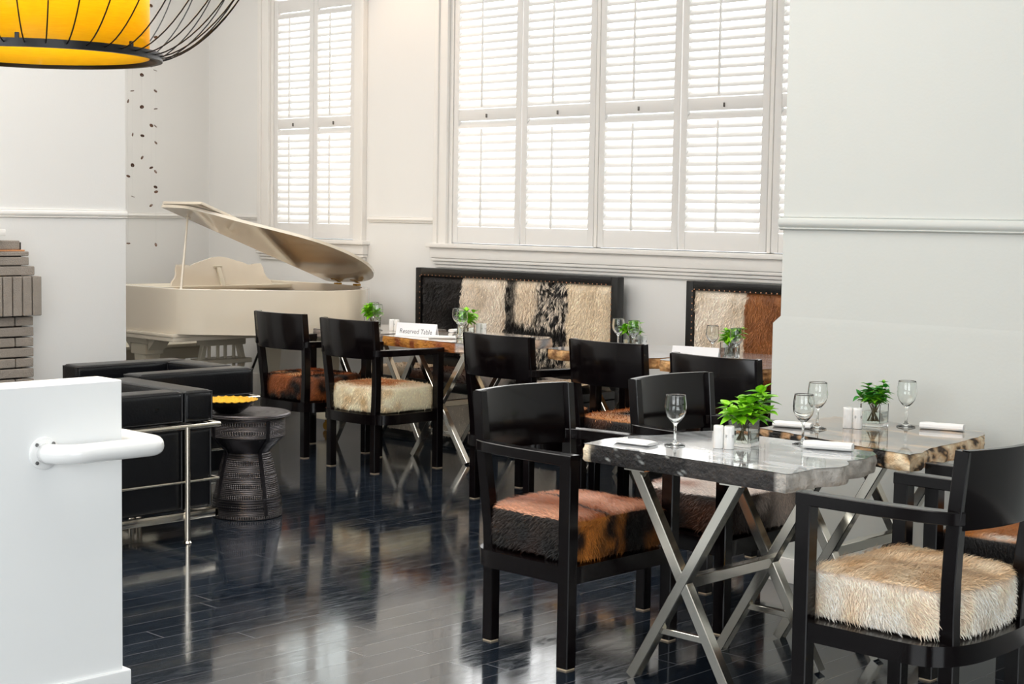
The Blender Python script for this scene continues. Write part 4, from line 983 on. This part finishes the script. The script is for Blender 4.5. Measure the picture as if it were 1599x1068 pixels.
b.lathe([(0.0, -0.012), (0.016, -0.01), (0.018, 0), (0.010, 0.006)], tuple(pt_ + Vector((0, 0, -0.018))), 14); R(b).build('prop_stick', 'piano', pn)

# ---- hanging strands of discs
def strand(x, y, zs, label, seed):
    rnd = random.Random(seed); t = thing('disc_strand', label, 'hanging ornament', (x, y, 0), 0, 'hanging strands of small bronze discs')
    b = MB(); b.tube([(0, 0, min(zs)-0.02), (0, 0, CZ)], 0.0006, 4); b.build('thread', 'thread', t)
    for z in zs:
        b = MB(); r = 0.0145; b.lathe([(0.0, -0.0012), (r*0.9, -0.0012), (r, 0), (r*0.9, 0.0012), (0.0, 0.0012)], seg=20)
        b.build('disc', 'disc', t, (rnd.uniform(-0.004, 0.004), 0, z), (rnd.uniform(-1.3, 1.3), rnd.uniform(-1.3, 1.3), rnd.uniform(0, 3)))
    return t

# ---- club armchairs
def club(label, loc, rz):
    """local: opens towards -y, back along +y; width x"""
    t = thing('club_armchair', label, 'armchair', loc, rz, 'black leather club armchairs'); hw, hd = 0.355, 0.335; zt = 0.668; aw = 0.15
    def cush(nm, x0, y0, z0, x1, y1, z1, r=0.028):
        b = MB(); b.bevbox(x0, y0, z0, x1, y1, z1, r, seg=4)
        # soft puff
        vs = []
        for v in b.v:
            q = Vector(v); cx_, cy_, cz_ = (x0+x1)/2, (y0+y1)/2, (z0+z1)/2
            vs.append((q.x+0.003*ns(q.x, q.y, q.z, 9), q.y+0.003*ns(q.y, q.z, q.x, 9), q.z+0.004*ns(q.z, q.x, q.y, 7)))
        b.v = vs; o = b.build(nm, 'leather', t, split=0)
        p = MB(); e = 0.006
        for z in (z1-e-0.004, z0+e+0.004):
            for (a, c) in (((x0+e, y0+e), (x1-e, y0+e)), ((x1-e, y0+e), (x1-e, y1-e)), ((x1-e, y1-e), (x0+e, y1-e)), ((x0+e, y1-e), (x0+e, y0+e))):
                p.tube([(a[0], a[1], z), (c[0], c[1], z)], 0.0045, 6)
        for (a, c) in ((x0+e, y0+e), (x1-e, y0+e), (x1-e, y1-e), (x0+e, y1-e)): p.tube([(a, c, z0+e), (a, c, z1-e)], 0.0045, 6)
        p.build('piping', 'piping', o); return o
    cush('arm_cushion', -hw, -hd, 0.505+0.02, -hw+aw, hd, zt); cush('arm_cushion', hw-aw, -hd, 0.525, hw, hd, zt)
    cush('arm_panel', -hw+0.004, -hd+0.004, 0.14, -hw+aw, hd-0.004, 0.505); cush('arm_panel', hw-aw, -hd+0.004, 0.14, hw-0.004, hd-0.004, 0.505)
    cush('back_cushion', -hw+aw+0.003, hd-aw, 0.525, hw-aw-0.003, hd-0.002, zt); cush('back_panel', -hw+aw+0.003, hd-aw, 0.14, hw-aw-0.003, hd-0.006, 0.505)
    cush('seat_cushion', -hw+aw+0.004, -hd+0.01, 0.28, hw-aw-0.004, hd-aw-0.003, 0.42); cush('seat_base', -hw+aw+0.004, -hd+0.01, 0.14, hw-aw-0.004, hd-aw-0.003, 0.277)
    b = MB(); r = 0.0125; o_ = 0.016; zr = 0.514
    X, Y = hw+o_, hd+o_
    b.tube([(-X, -Y, zr), (-X, Y, zr), (X, Y, zr), (X, -Y, zr)], r, 12)
    for z, rr in ((0.272, 0.006),): b.tube([(-X, -Y, z), (-X, Y, z), (X, Y, z), (X, -Y, z), (-X, -Y, z)], rr, 8)
    b.bevbox(-X, -Y, 0.102, X, -Y+0.02, 0.138, 0.003); b.bevbox(-X, Y-0.02, 0.102, X, Y, 0.138, 0.003); b.bevbox(-X, -Y, 0.102, -X+0.02, Y, 0.138, 0.003); b.bevbox(X-0.02, -Y, 0.102, X, Y, 0.138, 0.003)
    b.build('tube_frame', 'chrome', t)
    for sx in (-1, 1):
        for sy in (-1, 1):
            l = MB(); lx = sx*(hw-aw) if sy > 0 else sx*X; ly_ = sy*Y
            l.tube([(lx, ly_+0.002*sy, 0.012), (lx, ly_+0.002*sy, zr)], 0.0135, 14); l.lathe([(0.018, 0.0), (0.02, 0.004), (0.014, 0.012)], (lx, ly_+0.002*sy, 0), 14); l.build('leg', 'chrome', t)
    return t
# front one opens towards -X (its back face looks at +X); rear one opens towards -Y
club('black leather club armchair with chrome frame beside the bronze drum table, in front', (-6.135, 3.755, 0), -HP)
club('black leather club armchair with chrome frame farther back, nearest the fireplace', (-6.86, 4.52, 0), 0)

# ---- drum side table and bowl
dr = thing('drum_table', 'dark bronze patterned drum side table beside the club armchairs', 'side table', (-6.153, 4.555, 0))
DZ = 0.50
b = MB(); b.lathe([(0.166, 0.004), (0.168, 0.02), (0.163, 0.06), (0.154, 0.12), (0.142, 0.18), (0.129, 0.24), (0.115, 0.29), (0.108, 0.31)], seg=64); b.build('lower_body', 'bronze', dr)
b = MB(); b.lathe([(0.108, 0.31), (0.112, 0.32), (0.168, 0.375), (0.178, 0.388)], seg=64); b.build('waist', 'bronze_plain', dr)
b = MB(); b.lathe([(0.178, 0.385), (0.182, 0.39), (0.182, 0.47), (0.178, 0.485)], seg=64); b.build('upper_band', 'bronze', dr)
b = MB(); b.lathe([(0.0, 0.482), (0.2, 0.482), (0.207, 0.487), (0.207, 0.496), (0.200, 0.5), (0.195, 0.498), (0.0, 0.498)], seg=72); b.build('drum_top', 'bronze', dr)
b = MB()
for k in range(3): 
    for q in range(1, 6): b.lathe([(0.1675-0.0012*q, 0.03+0.012*q), (0.1695-0.0012*q, 0.034+0.012*q), (0.1675-0.0012*q, 0.038+0.012*q)], seg=64, close=True) if k == 0 else None
for z, r in ((0.195, 0.1385), (0.215, 0.134), (0.27, 0.1205), (0.295, 0.113)): b.lathe([(r-0.002, z-0.003), (r+0.002, z), (r-0.002, z+0.003)], seg=64, close=True)
b.build('rings', 'bronze_plain', dr)
for k in range(4):
    a = math.radians(-5+90*k); c, s_ = math.cos(a), math.sin(a); b = MB()
    b.bar([(c*r, s_*r, z) for r, z in ((0.17, 0.02), (0.144, 0.18), (0.114, 0.305), (0.12, 0.325), (0.18, 0.385), (0.186, 0.47))], 0.018, 0.008, (c, s_, 0)); b.build('handle', 'bronze_plain', dr)
bw = thing('bowl', 'black bowl with scalloped rim and golden inside on the drum table', 'bowl', (-6.17, 4.46, DZ))
def bowlring(r, z, amp, n=72): return [(r*(1+amp*math.cos(24*2*math.pi*q/n))*math.cos(2*math.pi*q/n), r*(1+amp*math.cos(24*2*math.pi*q/n))*math.sin(2*math.pi*q/n), z+amp*0.12*math.cos(24*2*math.pi*q/n)) for q in range(n)]
def bowlmesh(rs, mt_, nm, flip=False):
    b = MB(); n = 72; vs = [v for r, z, a in rs for v in bowlring(r, z, a)]; fs = [(i*n+q, i*n+(q+1) % n, (i+1)*n+(q+1) % n, (i+1)*n+q) for i in range(len(rs)-1) for q in range(n)]
    fs.append(tuple(range(n))[::-1]); b.add(vs, fs); return b.build(nm, mt_, bw, split=60)
bowlmesh([(0.055, 0.0005, 0), (0.06, 0.004, 0), (0.085, 0.022, 0), (0.115, 0.046, 0.005), (0.134, 0.062, 0.02)], 'bowl_black', 'shell')
bowlmesh([(0.03, 0.008, 0), (0.06, 0.010, 0), (0.085, 0.027, 0), (0.113, 0.049, 0.005), (0.131, 0.064, 0.02), (0.136, 0.064, 0.022), (0.1345, 0.061, 0.02)], 'bowl_gold', 'lining')

# ---- brick fireplace on the left pier
fp = thing('fireplace', 'grey brick fireplace surround at the far left against the white pier', 'fireplace', (LX, 4.2, 0))
b = MB(); rnd = random.Random(5)
FE = 4.545-4.2
b.box(0.0, -1.25, 0, 0.085, FE-0.03, 1.262, 1)
def course(z0, z1, prot, ye, L_, off, mi=0):
    y = ye; first = True
    while y > -1.25:
        l = L_*(0.5 if (first and off) else 1); first = False
        b.bevbox(0.02, y-l+0.008, z0, prot+rnd.uniform(-0.002, 0.002), y, z1, 0.004, mi, seg=1); y -= l
course(1.222, 1.272, 0.10, FE-0.045, 0.23, False); 
b.bevbox(0.02, -1.25, 1.212, 0.112, FE-0.02, 1.221, 0.002, 2, seg=1)
course(1.186, 1.211, 0.12, FE, 0.23, False); course(1.134, 1.180, 0.12, FE, 0.23, False); course(1.078, 1.128, 0.13, FE+0.03, 0.46, False)
y = FE+0.06
while y > -1.2: b.bevbox(0.02, y-0.052, 0.85, 0.15, y, 1.072, 0.004, 0, seg=1); y -= 0.060
z = 0.842; k = 0
while z > 0.03: course(z-0.050, z, 0.11 if True else 0, FE+0.03, 0.23, k % 2 == 0); z -= 0.0585; k += 1
b.build('brick_surround', ['brick', 'mortar', 'terracotta'], fp)
b = MB(); b.bevbox(0, -1.3, 1.30, 0.16, FE-0.16, 1.335, 0.005); b.bevbox(0, -1.28, 1.272, 0.13, FE-0.19, 1.30, 0.005); b.build('mantel_shelf', 'trim', fp)

# ---- low white wall with hand rail (foreground)
LWX = -3.985; LWE = 2.505
b = MB(); b.bevbox(LWX-0.13, -1.5, 0.0, LWX, LWE, 0.962, 0.003, seg=1)
b.bevbox(LWX-0.15, -1.5, 0, LWX+0.012, LWE+0.022, 0.108, 0.008, seg=3)
struct(b.build('wall_low_ramp', 'lowwall'))
hr = thing('handrail', 'white tubular handrail wrapping round the end of the low white wall', 'handrail', (LWX, 2.255, 0.772))
zz = 0.0; off = 0.082; r = 0.028
pts = [(0.004, 0.0, zz)]+[(off*(1-math.cos(a)) if False else off*math.sin(a), off*(1-math.cos(a)), zz) for a in [math.radians(q) for q in (15, 35, 55, 75, 90)]]
yend = LWE-2.255+0.075
R1 = 0.04
pts += [(off, y, zz) for y in (0.12, 0.2, yend-R1)]
pts += [(off-R1*(1-math.cos(math.radians(q))), yend-R1+R1*math.sin(math.radians(q)), zz) for q in (22, 45, 68, 90)]
pts += [(-0.13-0.06, yend, zz)]+[(-0.13-0.06-R1*math.sin(math.radians(q)), yend-R1*(1-math.cos(math.radians(q))), zz) for q in (30, 60, 90)]+[(-0.13-0.06-R1, 0.0, zz)]
b = MB(); b.tube(pts, r, 20); b.build('tube', 'rail', hr, split=0)
b = MB(); b.lathe([(0.0, 0.0), (0.046, 0.0), (0.046, 0.004), (0.043, 0.006), (0.0, 0.006)], seg=40); b.xf(Matrix.Rotation(HP, 4, 'Y')); fl = b.build('flange', 'rail', hr)
b = MB()
for q in range(4):
    a = math.radians(45+90*q); k0 = len(b.v); b.lathe([(0.0, 0.0), (0.0055, 0), (0.005, 0.003), (0.002, 0.0035), (0.002, 0.002), (0.0, 0.002)], seg=12); b.xf(Matrix.Translation((0.006, 0.036*math.cos(a), 0.036*math.sin(a))) @ Matrix.Rotation(HP, 4, 'Y'), k0)
b.build('screws', 'screw', fl)

# ---- pendant lamp
lp_ = thing('pendant_lamp', 'large black wire cage pendant lamp with yellow cylinder shade at top left', 'lamp', (-4.45, 2.515, 1.92))
RR = 0.362
b = MB(); b.lathe([(RR-0.012, -0.012), (RR+0.004, -0.012), (RR+0.004, 0.012), (RR-0.012, 0.012)], seg=96, close=True, smooth=False); b.build('bottom_ring', 'lampblack', lp_)
TOPZ = 0.95; b = MB(); b.lathe([(RR-0.012, TOPZ-0.012), (RR+0.004, TOPZ-0.012), (RR+0.004, TOPZ+0.012), (RR-0.012, TOPZ+0.012)], seg=96, close=True, smooth=False)
b.build('top_ring', 'lampblack', lp_)
b = MB(); nw = 40; prof = []
for i in range(33):
    u = 0.5-0.5*math.cos(math.pi*i/32); z = TOPZ*u; w_ = math.sin(math.pi*u)**0.62; prof.append((RR+0.33*w_, z))
for k in range(nw):
    a = 2*math.pi*k/nw; tw = 0.0; b.tube([(rr_*math.cos(a), rr_*math.sin(a), zz_) for rr_, zz_ in prof], 0.0022, 5)
b.build('wire_cage', 'lampblack', lp_)
b = MB(); rs = 0.327; b.lathe([(rs, -0.002), (rs, 0.85)], seg=96) ; b.f = [f for f in b.f if len(f) == 4]; b.mi = b.mi[:len(b.f)]; b.sm = b.sm[:len(b.f)]
sh_ = b.build('lamp_shade', 'shade', lp_, split=0)
md_ = sh_.modifiers.new('thick', 'SOLIDIFY'); md_.thickness = 0.002
b = MB()
for k in range(6):
    a = math.radians(20+60*k); c, s_ = math.cos(a), math.sin(a); k0 = len(b.v); b.bevbox(-0.006, -0.004, -0.004, 0.006, 0.004, 0.022, 0.001, seg=1)
    b.xf(Matrix.Translation((c*(RR-0.02), s_*(RR-0.02), 0.008)) @ Matrix.Rotation(a+HP, 4, 'Z'), k0)
b.build('bracket', 'lampblack', lp_)
b = MB(); b.tube([(0, 0, TOPZ), (0, 0, CZ-1.92)], 0.005, 8)
for k in range(3):
    a = 2*math.pi*k/3; b.tube([(RR*math.cos(a), RR*math.sin(a), TOPZ), (0, 0, TOPZ+0.12)], 0.003, 6)
b.build('cord', 'lampblack', lp_)
b = MB(); b.lathe([(0.0, 0.5), (0.03, 0.51), (0.045, 0.55), (0.035, 0.6), (0.018, 0.63), (0.018, 0.68), (0.0, 0.68)], seg=20); b.build('bulb', 'china', lp_)
pl_ = bpy.data.lights.new('lamp_bulb_light', 'POINT'); pl_.energy = 30; pl_.color = (1.0, 0.97, 0.9); pl_.shadow_soft_size = 0.06
po = bpy.data.objects.new('lamp_bulb_light', pl_); COL.objects.link(po); po.location = (-4.45, 2.515, 1.92+0.3)

# strands (near the left wall, right of the left pier)
for y_, zs_, lb_, sd_ in [(6.28, [2.225, 1.694, 1.215], 'hanging thread of three bronze discs closest to the white pier edge', 2),
        (6.318, [2.3, 1.991, 1.773, 1.549], 'second hanging thread of bronze discs from the white pier edge', 3),
        (6.398, [2.418, 2.191, 1.986, 1.83], 'middle hanging thread of the five threads of bronze discs', 4),
        (6.473, [2.915, 2.492, 2.063, 1.76, 1.488], 'fourth hanging thread of bronze discs from the white pier edge', 5),
        (6.511, [2.696, 2.459, 2.312, 2.184, 2.06, 1.941, 1.733, 1.622, 1.588, 1.205], 'hanging thread with the most bronze discs, nearest the room corner', 6)]:
    strand(-9.9, y_, zs_, lb_, sd_)
